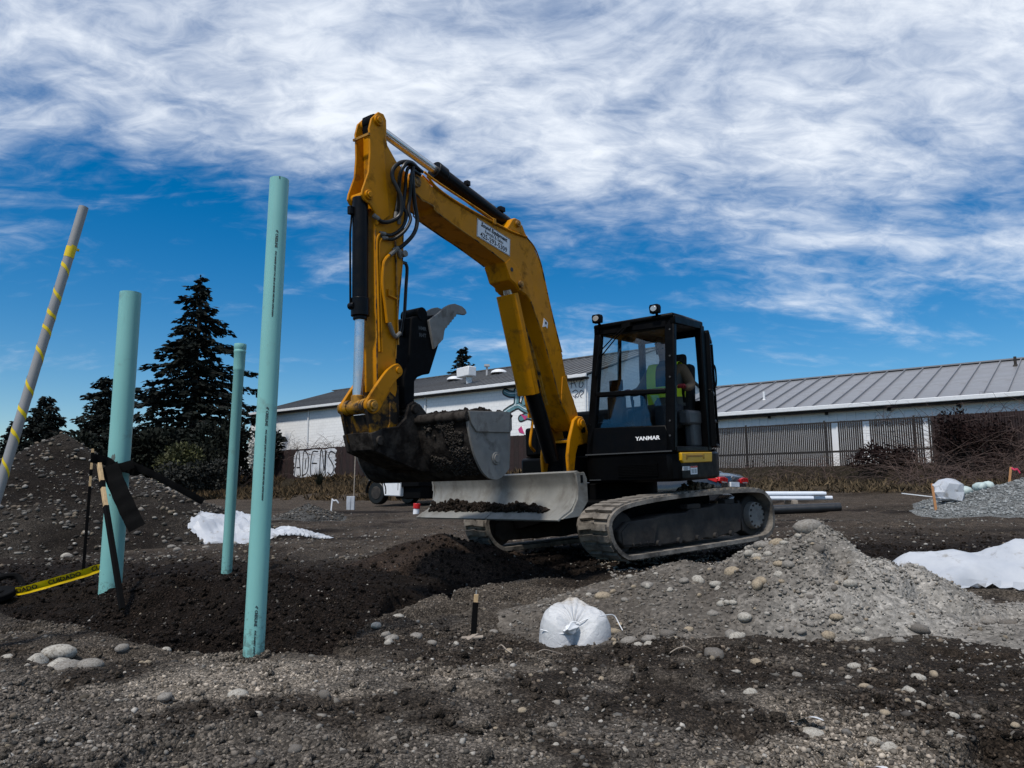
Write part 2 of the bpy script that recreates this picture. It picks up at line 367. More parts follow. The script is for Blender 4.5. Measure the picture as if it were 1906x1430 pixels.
def set_col(me, cols):
    a = me.color_attributes.new('col', 'FLOAT_COLOR', 'POINT')
    a.data.foreach_set('color', np.concatenate([cols, np.ones((len(cols), 1))], 1).astype(np.float32).ravel())
def fastmesh(name, V, F, cols=None, m=None, smooth=True):
    me = bpy.data.meshes.new(name); V = np.asarray(V, np.float32); F = np.asarray(F, np.int32); k = F.shape[1]
    me.vertices.add(len(V)); me.vertices.foreach_set('co', V.ravel())
    me.loops.add(F.size); me.loops.foreach_set('vertex_index', F.ravel())
    me.polygons.add(len(F)); me.polygons.foreach_set('loop_start', np.arange(0, F.size, k, dtype=np.int32))
    me.update(calc_edges=True); me.validate()
    if cols is not None: set_col(me, cols)
    if m is not None: me.materials.append(m)
    if smooth: me.shade_smooth()
    return me
def gridfaces(nu, nv):
    i, j = np.meshgrid(np.arange(nu - 1), np.arange(nv - 1), indexing='ij'); a = (i * nv + j).ravel()
    return np.stack([a, a + nv, a + nv + 1, a + 1], 1)
M_soil = attr_mat('soil', .95, 55, .6, 1., 60, .016, .12, 9, 105)
M_dust = attr_mat('dusty_soil', .95, 30, .35, .8, 45, .012, .12, 7, 48, .2)
M_gravel = attr_mat('gravel_stones', .8, 30, .25, .3, 60, .003)
def stretch(a, b, step, far, g):
    c = list(np.arange(a, b, step)); s = step; x = c[-1]
    hi = []
    while x < far: s *= g; x += s; hi.append(x)
    s = step; x = a; lo = []
    while x > -far: s *= g; x -= s; lo.append(x)
    return np.array(lo[::-1] + c + hi)
gx = stretch(-3.4, 3.9, .021, 420, 1.06); gy = stretch(2.3, 6.6, .021, 600, 1.022)
gy = gy[gy > -420]
X, Y = np.meshgrid(gx, gy, indexing='ij'); Z = Hg(X, Y)
me = fastmesh('ground', np.stack([X, Y, Z], -1).reshape(-1, 3), gridfaces(len(gx), len(gy)), soilcol(X, Y).reshape(-1, 3), M_soil)
ground = kind(link('ground', me), 'structure'); ground['label'] = 'rough brown building-site ground of soil and gravel'
def mound(name, key, x0, x1, y0, y1, st, colf, label, cat, mt=None):
    xs = np.arange(x0, x1, st); ys = np.arange(y0, y1, st); X, Y = np.meshgrid(xs, ys, indexing='ij')
    h = MD[key](X, Y); fine = .030 * fbm(X, Y, .10, 4, 5, .62) + .016 * np.abs(fbm(X, Y, .05, 3, 6))
    Z = Hg(X, Y) + np.where(h > 0, h + fine * sst(0, .12, h), np.maximum(h, -.12)) - .004
    keep = (h > -.12); F = gridfaces(len(xs), len(ys)); k = keep.ravel(); F = F[k[F].all(1)]
    used = np.unique(F); remap = -np.ones(k.size, int); remap[used] = np.arange(len(used))
    V = np.stack([X, Y, Z], -1).reshape(-1, 3)[used]; C = colf(X, Y).reshape(-1, 3)[used]
    o = link(name, fastmesh(name, V, remap[F], C, mt or M_soil)); return tag(o, label, cat)
def cf(a, b, sc, sd, bias=0):
    a = np.array(a); b = np.array(b)
    def f(x, y):
        k = sst(-.15, .15, fbm(x, y, sc, 4, sd) + bias)[..., None]; return a * (1 - k) + b * k
    return f
def frontcol(x, y):
    c = cf((.165, .151, .133), (.26, .243, .218), .45, 201)(x, y)
    k = ((1 - sst(1.25, 1.9, x + .5 * fbm(x, y, .4, 3, 204))) * .75)[..., None]; return c * (1 - k) + soilcol(x, y) * .6 * k + np.array([.07, .06, .05]) * k * .5
mound('gravel_mound', 'front', -.3, 4.9, 3.4, 6.9, .024, frontcol, 'grey stony gravel mound heaped in front of the excavator track', 'gravel mound', M_dust)
mound('dirt_mound', 'left', -14.5, -3.2, 9.2, 17, .07, cf((.016, .0125, .010), (.040, .034, .028), 1.0, 202), 'tall dark stony spoil mound behind the striped pole and stakes', 'dirt mound')
mound('crushed_stone_pile', 'right', 8.4, 17.5, 12.5, 21, .08, cf((.15, .155, .152), (.20, .205, .20), .8, 203), 'grey crushed stone pile beside the pink flagged stake', 'gravel pile')
mound('grit_pile', 'far', -6.7, -3.8, 18.5, 21.5, .06, cf((.06, .06, .058), (.09, .088, .084), .5, 205), 'small dark grey grit pile below the grassy bank', 'gravel pile')
mound('soil_mound', 'mid', -2.1, .7, 6.8, 9.8, .03, cf((.030, .020, .014), (.045, .031, .023), .4, 206), 'low reddish soil mound beside the far excavator track', 'dirt mound')

# ---------------------------------------------------------------- loose stone
def ico(sub):
    bm = bmesh.new(); bmesh.ops.create_icosphere(bm, subdivisions=sub, radius=1)
    V = np.array([v.co[:] for v in bm.verts]); F = np.array([[v.index for v in f.verts] for f in bm.faces]); bm.free(); return V, F
ICO1, ICO2, ICO3 = ico(1), ico(2), ico(3)
STONEC = np.array([(.20, .180, .153), (.27, .243, .208), (.155, .143, .128), (.34, .312, .272), (.22, .175, .130), (.12, .106, .093), (.44, .41, .365), (.25, .205, .15)])
def scatter(name, xs, ys, size, cols, base, sink=.35, flat=.62, jit=.28, seed=1, m=None, label=None):
    """many small stones joined in one mesh"""
    r = np.random.default_rng(seed); V0, F0_ = base; n = len(xs); nv = len(V0)
    z = H(xs, ys)
    sc = size[:, None] * np.stack([r.uniform(.75, 1.25, n), r.uniform(.6, 1.0, n), r.uniform(flat * .7, flat * 1.25, n)], 1)
    P = V0[None] * (1 + r.uniform(-jit, jit, (n, nv, 1))) * sc[:, None, :]
    a = r.uniform(0, 6.283, n); t = r.normal(0, .35, n); ca, sa, ct, st_ = np.cos(a), np.sin(a), np.cos(t), np.sin(t)
    x, y, w = P[..., 0], P[..., 1], P[..., 2]
    y, w = y * ct[:, None] - w * st_[:, None], y * st_[:, None] + w * ct[:, None]
    P = np.stack([x * ca[:, None] - y * sa[:, None] + xs[:, None], x * sa[:, None] + y * ca[:, None] + ys[:, None], w + (z + sc[:, 2] * (1 - 2 * sink))[:, None]], -1)
    F = (F0_[None] + (np.arange(n) * nv)[:, None, None]).reshape(-1, 3)
    me = fastmesh(name, P.reshape(-1, 3), F, np.repeat(cols, nv, 0), m or M_gravel, smooth=False)
    o = kind(link(name, me), 'stuff')
    if label: o['label'] = label; o['category'] = 'gravel' if 'gravel' in name or 'pebble' in name else 'soil'
    return o
def sample(n, x0, x1, y0, y1, dens, seed):
    """positions spread so that they look even from eye level: y drawn as 1/y"""
    r = np.random.default_rng(seed); out = []; got = 0
    while got < n:
        k = n * 2; v = r.uniform(1 / y1, 1 / y0, k); y = 1 / v; x = r.uniform(x0, x1, k) * (y / y1 if x0 < -9 else 1)
        ok = r.uniform(0, 1, k) < dens(x, y); out.append(np.stack([x[ok], y[ok]], 1)); got += ok.sum()
    P = np.concatenate(out)[:n]; return P[:, 0], P[:, 1]
def dens_gravel(x, y):
    d = edge_d(x, y); g = .25 + .75 * sst(-.08, .12, fbm(x, y, .9, 4, 301))
    g = g * (1 - .93 * sst(-.05, .15, d) * (1 - sst(3, 5, d)))
    g = np.maximum(g, np.where(m_front(x, y) > .02, .75, 0)); g = np.maximum(g, .8 * sst(-.02, .1, fbm(x, y, .45, 3, 302)) * sst(.3, 1.2, x) * (1 - sst(4.6, 5.2, y)))
    return np.where((m_left(x, y) > 0) | (m_right(x, y) > 0), 0, g)
def dens_crumb(x, y):
    return np.where((m_left(x, y) > 0) | (m_right(x, y) > 0), 0, .15 + .85 * sst(-.12, .14, fbm(x, y, .9, 3, 19)))
def stonecols(n, seed, mul=1., lo=.6):
    r = np.random.default_rng(seed); return STONEC[r.integers(0, len(STONEC), n)] * r.uniform(lo, 1.2, (n, 1)) * mul
def fov(x0, x1, y0, y1, n, dens, seed):
    x, y = sample(n, -.80 * 1, .80 * 1, y0, y1, lambda u, v: dens(u * v, v), seed); return x * y, y
x, y = fov(0, 0, 2.2, 9.5, 52000, dens_crumb, 11); r_ = np.random.default_rng(12)
cr = soilcol(x, y) * (.35 + 1.9 * r_.random((len(x), 1)) ** 1.6); k = m_front(x, y) > -.02; cr[k] = frontcol(x[k], y[k]) * r_.uniform(.6, 1.3, (k.sum(), 1)); k = r_.random(len(x)) < .08; cr[k] = stonecols(k.sum(), 13, .75, .4)
scatter('gravel', x, y, (.0028 + .0075 * r_.random(len(x)) ** 3) * (.75 + y / 9), cr, ICO1, flat=.85, jit=.5, seed=14, label='crumbs of soil and fine gravel strewn over the foreground ground')
x, y = fov(0, 0, 2.3, 11, 2600, dens_gravel, 21)
scatter('pebble_gravel', x, y, (.006 + .014 * np.random.default_rng(22).random(len(x)) ** 3.0), stonecols(len(x), 23, .80, .25), ICO1, sink=.48, jit=.36, seed=24, label='rounded pebbles scattered over the gravel ground')
def dens_dark(x, y): return np.where(m_front(x, y) > -.03, 0, .05 + .95 * sst(0, .2, edge_d(x, y)) * (1 - sst(3, 5, edge_d(x, y))))
x, y = fov(0, 0, 2.3, 12, 26000, dens_dark, 31)
c = soilcol(x, y) * np.random.default_rng(33).uniform(.6, 1.7, (len(x), 1))
scatter('soil_clods', x, y, (.004 + .022 * np.random.default_rng(32).random(len(x)) ** 5), c, ICO1, sink=.3, flat=.85, jit=.4, seed=34, m=M_soil, label='crumbly clods of dark soil over the ground')
def ondens(f, lo=.03): return lambda x, y: (f(x, y) > lo) * 1.
def boxs(n, x0, x1, y0, y1, dens, seed):
    r = np.random.default_rng(seed); xs = r.uniform(x0, x1, n * 6); ys = r.uniform(y0, y1, n * 6); ok = r.random(n * 6) < dens(xs, ys); return xs[ok][:n], ys[ok][:n]
x, y = boxs(6000, -.3, 4.6, 3.9, 6.6, lambda a, b: (m_front(a, b) > .03) * (1 - .65 * sst(1.9, 2.5, a)), 41); r_ = np.random.default_rng(42)
scatter('mound_gravel', x, y, .003 + .017 * r_.random(len(x)) ** 4, stonecols(len(x), 43, .45, .5) + frontcol(x, y) * .55, ICO1, sink=.5, jit=.36, seed=44, label='gravel stones covering the grey mound')
x, y = boxs(9000, -13, -3.6, 9.8, 15, ondens(m_left), 51); r_ = np.random.default_rng(52)
scatter('spoil_gravel', x, y, .007 + .050 * r_.random(len(x)) ** 5, stonecols(len(x), 53, .62, .35), ICO1, seed=54, label='stones strewn over the dark spoil mound')
x, y = boxs(8000, 8.6, 16, 12.8, 19, ondens(m_right), 61); r_ = np.random.default_rng(62)
scatter('crushed_gravel', x, y, .02 + .025 * r_.random(len(x)) ** 2, np.array([.20, .208, .205]) * r_.uniform(.5, 1.5, (len(x), 1)), ICO1, seed=64, label='angular crushed stone on the grey pile')
x, y = fov(0, 0, 9, 24, 5000, lambda a, b: np.where((m_left(a, b) > 0) | (m_right(a, b) > 0), 0, .2 + .8 * sst(.0, .12, fbm(a * .4, b, 1.0, 3, 311))), 71); r_ = np.random.default_rng(72)
scatter('road_gravel', x, y, .010 + .022 * r_.random(len(x)) ** 3, stonecols(len(x), 73, .62, .4), ICO1, seed=74, label='stones scattered along the muddy haul road')
x, y = boxs(900, -6.4, -4.1, 18.9, 21.1, ondens(m_far), 85); r_ = np.random.default_rng(86)
scatter('grit_gravel', x, y, .012 + .03 * r_.random(len(x)) ** 2, stonecols(len(x), 87, .45, .3), ICO1, seed=88, label='grit stones on the small dark pile below the bank')
x, y = boxs(2600, .9, 3.3, 6.9, 8.6, lambda a, b: np.ones_like(a), 81); r_ = np.random.default_rng(82)
scatter('track_gravel', x, y, .008 + .012 * r_.random(len(x)), stonecols(len(x), 83, .8, .5), ICO1, seed=84, label='grey gravel under the near track')

# individual cobbles: x, y, width in metres (read off the photograph)
M_cobble = [mat('cobble_%s' % n, c, .82, var=.28, scale=9, bump=.35, bscale=30, dirt=(.11, .09, .07), dlo=.48, dhi=.72, dscale=5, spec=.25) for n, c in
            (('pale', (.37, .345, .30)), ('grey', (.225, .208, .185)), ('tan', (.32, .26, .185)), ('dark', (.135, .122, .108)))]
def cobble_mesh(seed, mt, sub=ICO3):
    r = np.random.default_rng(seed); V, F = sub; V = V.copy()
    k = r.normal(size=(5, 3)); k /= np.linalg.norm(k, axis=1)[:, None]
    d = 1 + sum(a * np.tanh(3 * (V @ q)) for a, q in zip(r.uniform(-.17, .17, 5), k)) + .06 * np.sin(V @ k[0] * 4 + r.uniform(0, 6)) + .03 * np.sin(V @ k[1] * 9) + r.normal(0, .012, len(V))
    V = V * d[:, None] * np.array([1, r.uniform(.6, .9), r.uniform(.45, .72)]); return fastmesh('cobble', V, F, None, mt)
COB = [cobble_mesh(i, M_cobble[i % 4], ICO2) for i in range(16)]
NC = [0]
SZ = ((.036, 'tiny'), (.05, 'small'), (.075, 'egg-sized'), (.11, 'fist-sized'), (9, 'big'))
def cobble(x, y, w, label, group, k=None, rot=None, sink=.38):
    i = NC[0]; NC[0] += 1; k = (i * 7) % 16 if k is None else k
    if '@' in label: label = label.replace('@', next(n for q, n in SZ if w < q) + ' ' + ('pale', 'grey', 'tan', 'dark grey')[k % 4])
    r = np.random.default_rng(900 + i)
    me = COB[k]; o = link('cobble', me); s_ = w / 2
    zz = .6 * s_
    o.matrix_world = Matrix.Translation((x, y, Hs(x, y) + zz * (1 - 2 * sink))) @ Matrix.Rotation(r.uniform(0, 6.28) if rot is None else rot, 4, 'Z') @ Matrix.Rotation(r.normal(0, .15), 4, 'X') @ Matrix.Scale(s_, 4)
    return tag(o, label, 'stone', group)

CA = [(-2.43, 4.25, .183), (-2.46, 4.13, .134), (-2.28, 4.02, .145), (-2.15, 3.83, .138), (-2.17, 4.12, .095), (-2.04, 3.86, .133), (-2.67, 4.2, .078), (-2.19, 4.45, .083), (-1.98, 4.54, .059), (-1.84, 4.01, .052)]
for i, (x, y, w) in enumerate(CA): cobble(x, y, w, '@ rounded cobble clustered at the trench edge beside the tall teal pipe', 'cobble cluster by the trench', (0, 4, 8, 1, 12, 5, 0, 9, 4, 2)[i])
cobble(-1.42, 3.26, .070, 'oval grey-brown cobble half sunk in gravel before the tall teal pipe', 'lone cobbles in the foreground', 1)
cobble(-1.09, 3.17, .080, 'pale oval cobble lying alone on gravel before the tall teal pipe', 'lone cobbles in the foreground', 0, .3)
cobble(-.71, 2.63, .048, 'small rough grey stone on the bare gravel foreground', 'lone cobbles in the foreground', 3)
CB = [(-.95, 4.93, .078), (-.84, 4.91, .078), (-.76, 4.72, .068), (-.71, 4.62, .093), (-.68, 4.37, .063), (-.59, 4.81, .09), (-.76, 5.26, .076), (-.45, 4.49, .064), (-.31, 4.45, .045), (-.43, 5.1, .051), (-.23, 4.31, .037)]
for i, (x, y, w) in enumerate(CB): cobble(x, y, w * 1.05, '@ rounded cobble at the trench corner near the short stake', 'cobbles at the trench corner', (1, 0, 5, 1, 4, 1, 0, 9, 8, 1, 0)[i])
CC = [(.67, 4.56, .105), (.69, 4.35, .05), (.75, 4.34, .056), (.82, 5.5, .058), (.94, 5.6, .042)]
for i, (x, y, w) in enumerate(CC): cobble(x, y, w, '@ rounded cobble beside the white sandbag', 'cobbles by the sandbag', (1, 0, 4, 8, 5)[i])
CD = [(1.0, 3.96, .142), (1.16, 3.78, .065), (.97, 3.25, .056), (1.57, 3.66, .063), (1.63, 3.6, .052), (1.78, 3.49, .07), (1.89, 3.57, .051), (1.62, 3.27, .061), (1.56, 3.06, .044), (1.36, 2.93, .042), (1.32, 2.99, .047), (1.51, 3.06, .031), (1.25, 2.67, .058), (1.23, 2.73, .051), (1.1, 2.58, .045), (1.05, 2.81, .089), (1.11, 2.39, .086), (1.41, 2.46, .046), (1.61, 2.93, .046), (1.79, 2.86, .041)]
for i, (x, y, w) in enumerate(CD):
    if i == 0: cobble(x, y, w, 'flat brown slab-like stone at the foot of the gravel mound', 'stones in the brown soil', 7)
    else: cobble(x, y, w, '@ cobble in brown soil below the gravel mound', 'stones in the brown soil', (0, 2, 4, 8, 6)[i % 5])
CE = [(1.33, 5.1, .086), (1.14, 5.2, .073), (.9, 5.2, .059), (1.54, 4.9, .117), (1.96, 4.85, .068), (2.05, 4.75, .087), (2.3, 4.8, .061), (1.82, 5.2, .059), (1.86, 5.1, .05), (1.03, 5.1, .05), (1.19, 5.0, .042), (1.4, 5.0, .042), (1.95, 4.45, .07), (2.1, 4.29, .08), (1.38, 4.68, .108), (1.22, 4.77, .075), (1.29, 4.86, .063), (1.57, 4.94, .085), (3.1, 4.75, .09)]
for i, (x, y, w) in enumerate(CE): cobble(x, y, w, '@ cobble resting on the flank of the gravel mound', 'cobbles on the gravel mound', (0, 1, 4, 2, 5, 8, 9)[i % 7])
_o = cobble(2.03, 5.36, .20, 'large dusty boulder on top of the gravel mound', 'cobbles on the gravel mound', 1, .2, .62); _o.scale = (.115, .10, .115)
cobble(2.14, 5.42, .13, 'second dusty boulder beside the large one topping the mound', 'cobbles on the gravel mound', 1, 1.2, .35)
rc = np.random.default_rng(77); n = 0
while n < 130:                       # more cobbles on and round the mound and over the loose ground
    if n < 84: x, y = (rc.uniform(.5, 3.6) if n % 2 else rc.uniform(.5, 2.0)), rc.uniform(4.1, 5.5)
    else: y = 1 / rc.uniform(1 / 6.2, 1 / 2.5); x = y * rc.uniform(-.62, .66)
    w = .026 + .055 * rc.random() ** 1.8 if n >= 84 else .034 + .090 * rc.random() ** 1.7
    if n < 84:
        if m_front(np.array([x]), np.array([y]))[0] < -.02: continue
        cobble(x, y, w, '@ stone bedded deep in the gravel mound', 'small stones on the gravel mound', sink=.52)
    else:
        if dens_gravel(np.array([x]), np.array([y]))[0] < .3 or (x < -2.2 and y > 4.5): continue
        cobble(x, y, w * .8, '@ stone lying loose on the gravelly ground', 'small loose stones')
    n += 1
for (x, y, w, k) in [(-8.35, 10.55, .26, 2), (-7.35, 10.35, .20, 3), (-4.75, 10.9, .13, 1), (-4.55, 10.6, .13, 9), (-6.0, 10.5, .14, 4), (-5.85, 10.3, .12, 5), (-4.2, 10.7, .11, 1), (-3.9, 10.9, .15, 0)]:
    cobble(x, y, w, '@ stone rolled down to the foot of the dark spoil mound', 'stones below the spoil mound', k)

# ---------------------------------------------------------------- pipes, stakes, sheets
def along(p0, p1):
    p0 = Vector(p0); d = Vector(p1) - p0; return Matrix.Translation(p0) @ d.to_track_quat('Z', 'X').to_matrix().to_4x4(), d.length
def pipe_shell(r, L, wall=.006, n=48, bell=None):
    b = MB(); prof = [(r, 0), (r, L), (r - wall, L), (r - wall, .3 * L)]
    if bell: prof = [(r, 0), (r, L - .30), (r + .003, L - .295)] + bell(L, r) + [(r - wall * .2, L), (r - wall, L - .02), (r - wall, L - .3)]
    P = [[(q * math.cos(2 * math.pi * k / n), q * math.sin(2 * math.pi * k / n), h) for k in range(n)] for q, h in prof]
    return b.grid(P, wrap=True)
def pipe_text(parent, body, r, zc, ang, size, stretch_=1., dark=True):
    """printed line running down the pipe, wrapped round it"""
    V, F = text2d(body, size, 'LEFT', 0, .0006); b = MB(); rr = r + .0015
    b.add([(rr * math.cos(ang + v / rr), rr * math.sin(ang + v / rr), zc - u * stretch_) for u, v in V], F)
    return b.build('lettering', M_['ink'], parent, smooth=0)
def teal_pipe(name, label, base, top, r, bell=None, marks=()):
    M, L = along(base, top); t = thing(name, label, 'pipe', M=M, group='teal sewer pipes standing upright')
    o = pipe_shell(r, L, bell=bell).build('pipe_wall', M_['teal'], t, smooth=40)
    return t, o, M, L
PRINT = ' PVC GASKET JOINT PVC SDR 35 SEWER PIPE PSM ASTM D3034'
t3, o3, M3, L3 = teal_pipe('sewer_pipe', 'tall teal plastic pipe with black printed lines, its foot at the trench edge', (-1.345, 4.13, -.15), (-1.335, 4.16, 2.60), .0535)
_inv = M3.to_3x3().inverted() @ Vector((.35, -1, 0)); ang3 = math.atan2(_inv.y, _inv.x)
for zc in (L3 - .32, L3 - 1.32, L3 - 2.36):
    pipe_text(o3, '4" CRESLINE', .0535, zc, ang3, .019, 1.0); pipe_text(o3, PRINT, .0535, zc - .12, ang3, .0105, 1.3)
b = MB(); b.box((.0535 * math.cos(ang3), .0535 * math.sin(ang3), L3 - .008), (.004, .004, .015)); b.build('notch_mark', M_['ink'], o3)
t1, o1, M1, L1 = teal_pipe('sewer_pipe', 'wide teal plastic pipe with a grey scuff, tied round with black fabric', (-3.20, 6.25, -.15), (-3.215, 6.25, 2.50), .084)
_inv = M1.to_3x3().inverted() @ Vector((.30, -1, 0)); a1 = math.atan2(_inv.y, _inv.x)
b = MB(); rs = np.random.default_rng(5)
for i in range(46):
    a = a1 - .35 + rs.normal(0, .09); z = .96 + 1.15 * .27 * rs.random() * 1.0; w = rs.uniform(.004, .012); h = rs.uniform(.008, .03); rr = .0848
    b.add([(rr * math.cos(a + u), rr * math.sin(a + u), z + v) for u, v in ((-w / rr, -h * .3), (0, -h), (w / rr, -h * .2), (w / rr * .6, h * .6), (0, h), (-w / rr * .8, h * .4))], [(0, 1, 2, 3, 4, 5)])
b.build('scuff', mat('scuff_grey', (.12, .15, .135), .8), o1, smooth=0)
def bellf(L, r): return [(r + .006, L - .27), (r + .006, L - .10), (r + .010, L - .092), (r + .010, L - .075), (r + .007, L - .07), (r + .007, L - .06), (r + .011, L - .052), (r + .011, L - .012), (r + .008, L)]
t2, o2, M2, L2 = teal_pipe('sewer_pipe', 'thin teal plastic pipe with a flared socket end at its top', (-2.95, 8.08, -.15), (-2.93, 8.08, 2.43), .0535, bellf)
# striped pole
M, L = along((-2.99, 4.2, -.1), (-2.615, 4.45, 2.55)); pole = thing('striped_pole', 'leaning grey plastic pole wound with yellow tape', 'pole', M=M)
pr_ = pipe_shell(.027, L, .004, 32).build('tube', M_['greypvc'], pole, smooth=40)
_i = M.to_3x3().inverted() @ Vector((.5, -1, 0)); pa = math.atan2(_i.y, _i.x)
def wrap_band(z0, z1, w, turns0, turns1, n=40):
    b = MB(); P = []
    for i in range(n + 1):
        k = i / n; a = pa + 2 * math.pi * (turns0 + (turns1 - turns0) * k); z = z0 + (z1 - z0) * k
        P.append([(.0282 * math.cos(a), .0282 * math.sin(a), z - w / 2), (.0286 * math.cos(a), .0286 * math.sin(a), z + w / 2)])
    return b.grid(P)
zs = [L - .29, L - .40, L - .58, L - .70, L - .79, L - .93, L - 1.15, L - 1.29, L - 1.42, L - 1.60, L - 1.84, L - 2.05]
for i in range(len(zs) - 1): wrap_band(zs[i] - .0, zs[i + 1], (.024, .022, .026, .020, .022)[i % 5], i, i + 1, 36).build('tape_turn', M_['tape'], pole, smooth=60)
b = wrap_band(L - .285, L - .31, .055, 0, 2.2, 60); b.box((-.036, -.008, L - .27), (.014, .012, .014)); b.build('tape_knot', M_['tape'], pole, smooth=60)

# two stakes with black fabric strapped to the wide pipe
def stake(name, base, top, w, label, wrapto=None, cloth=None, bands=()):
    M, L = along(base, top); t = thing(name, label, 'stake', M=M, group='wooden stakes by the pipes')
    b = MB(); b.box((0, 0, L / 2), (w, w * .8, L)); b.build('shaft', M_['wood'], t, .002)
    if wrapto:
        for z0, z1 in wrapto:
            b = MB(); b.box((0, 0, (z0 + z1) / 2), (w + .006, w * .8 + .006, z1 - z0)); b.build('fabric_sleeve', M_['fabric'], t, .003)
    return t, M, L
sA, MA, LA = stake('fence_stake', (-4.03, 7.35, .0), (-4.02, 7.33, 1.255), .026, 'upright wooden stake sleeved in black fabric below the dark mound', [(0, .90), (1.0, 1.06), (1.17, 1.22)])
sB, MB_, LB = stake('fence_stake', (-2.80, 5.66, .0), (-3.26, 6.05, 1.06), .034, 'leaning wooden stake in black fabric crossing the wide teal pipe', [(0, .84), (1.0, 1.06)])
# black fabric: straps round the pipe and two loose ends
def ribbon(path, w, up=(0, 0, 1), tw=0, thick=.004):
    P = smoothpath(path, 6); b = MB(); G = []
    for i, p in enumerate(P):
        t = (P[min(i + 1, len(P) - 1)] - P[max(i - 1, 0)]).normalized(); u = Vector(up); u = (u - t * u.dot(t)).normalized()
        n = t.cross(u); k = .06 * math.sin(i * 1.7) * w; G.append([p + u * w / 2 + n * k, p + n * (thick + k * .3), p - u * w / 2 + n * k, p - n * thick])
    return b.grid(G, wrap=True)
strap = thing('fabric_strap', 'black fabric strip tied round the wide teal pipe with two trailing ends', 'fabric', (-3.11, 6.25, 1.1))
def sp(p): return tuple(Vector(p) - Vector((-3.11, 6.25, 1.1)))
ring = [(-3.115 + .092 * math.cos(a), 6.25 + .092 * math.sin(a), 1.02 + .012 * math.sin(3 * a)) for a in np.linspace(0, 2 * math.pi, 13)]
ribbon([sp(p) for p in ring], .075).build('loop', M_['fabric'], strap, smooth=60)
ribbon([sp(p) for p in [(-3.30, 6.00, 1.10), (-3.22, 6.08, 1.08), (-3.14, 6.10, 1.03), (-3.02, 6.12, 1.06)]], .07).build('knot', M_['fabric'], strap, smooth=60)
ribbon([sp(p) for p in [(-3.20, 6.09, 1.05), (-3.10, 6.05, .88), (-2.99, 6.02, .70), (-2.90, 6.00, .56)]], .13, (1, .2, .4)).build('hanging_end', M_['fabric'], strap, smooth=60)
ribbon([sp(p) for p in [(-3.04, 6.14, 1.05), (-2.90, 6.20, .98), (-2.74, 6.28, .88), (-2.56, 6.40, .76)]], .055).build('trailing_end', M_['fabric'], strap, smooth=60)
ribbon([sp(p) for p in [(-3.75, 6.9, 1.16), (-3.45, 6.35, 1.12), (-3.26, 6.05, 1.08)]], .05).build('stake_tie', M_['fabric'], strap, smooth=60)
# caution tape and black rubber disc
ct = thing('caution_tape', 'crumpled yellow caution tape with black lettering on the ground by the wide pipe', 'tape', (-3.9, 6.3, Hs(-3.9, 6.3)))
TP = [(-4.75, 6.36), (-4.45, 6.34), (-4.25, 6.32), (-4.0, 6.36), (-3.75, 6.42), (-3.55, 6.50), (-3.45, 6.54), (-3.36, 6.50), (-3.29, 6.42)]
TZ = [.02, .03, .05, .06, .085, .12, .15, .10, .05]
tp = [Vector((x + 3.9, y - 6.3, Hs(x, y) - Hs(-3.9, 6.3) + z)) for (x, y), z in zip(TP, TZ)]
ctb = ribbon([tuple(p) for p in tp], .055, (0, -.35, 1), thick=.002).build('tape_strip', M_['tape'], ct, smooth=60)
ribbon([tuple(p + Vector((0, .05, -.01))) for p in tp[2:]], .06, (0, .2, 1), thick=.002).build('tape_strip', M_['tape'], ct, smooth=60)
sp_ = smoothpath([tuple(p) for p in tp], 10); cum = np.concatenate([[0], np.cumsum([(sp_[i + 1] - sp_[i]).length for i in range(len(sp_) - 1)])])
def on_tape(u, v):
    i = min(max(int(np.searchsorted(cum, u)) - 1, 0), len(sp_) - 2); k = (u - cum[i]) / (cum[i + 1] - cum[i]); p = sp_[i].lerp(sp_[i + 1], k)
    t = (sp_[i + 1] - sp_[i]).normalized(); up = Vector((0, -.35, 1)); up = (up - t * up.dot(t)).normalized(); n = up.cross(t); return p + up * v - n * -.0 + (n if n.y < 0 else -n) * .009
for wd, u0 in (('CUIDADO', .66), ('CUIDADO', .98), ('CAUTION', .36), ('CUIDADO', 1.30)):
    V, F = text2d(wd, .052, 'LEFT', 0, .0012); b = MB(); b.add([on_tape(u0 + x, y) for x, y in V], F); b.build('lettering', M_['ink'], ctb, smooth=0)
zz = Hs(-4.10, 6.27); disc = MB(); disc.cyl((-4.10, 6.27, zz + .03), (-4.10, 6.255, zz + .075), .125, .118, 36); disc.cyl((-4.10, 6.255, zz + .073), (-4.10, 6.252, zz + .085), .05, .04, 24)
tag(disc.build('rubber_disc', M_['fabric'], None, .008), 'round black rubber disc lying on the yellow caution tape', 'disc')
b = MB(); b.tube(smoothpath([(-4.62, 7.0, Hs(-4.62, 7.0) + .03), (-4.50, 6.95, Hs(-4.5, 6.95) + .09), (-4.40, 6.98, Hs(-4.4, 6.98) + .05), (-4.25, 6.9, Hs(-4.25, 6.9) + .03), (-4.05, 6.88, Hs(-4.05, 6.88) + .03)], 6), .025, 8)
tag(b.build('hose_scrap', M_['fabric']), 'short scrap of black hose behind the rubber disc', 'hose')
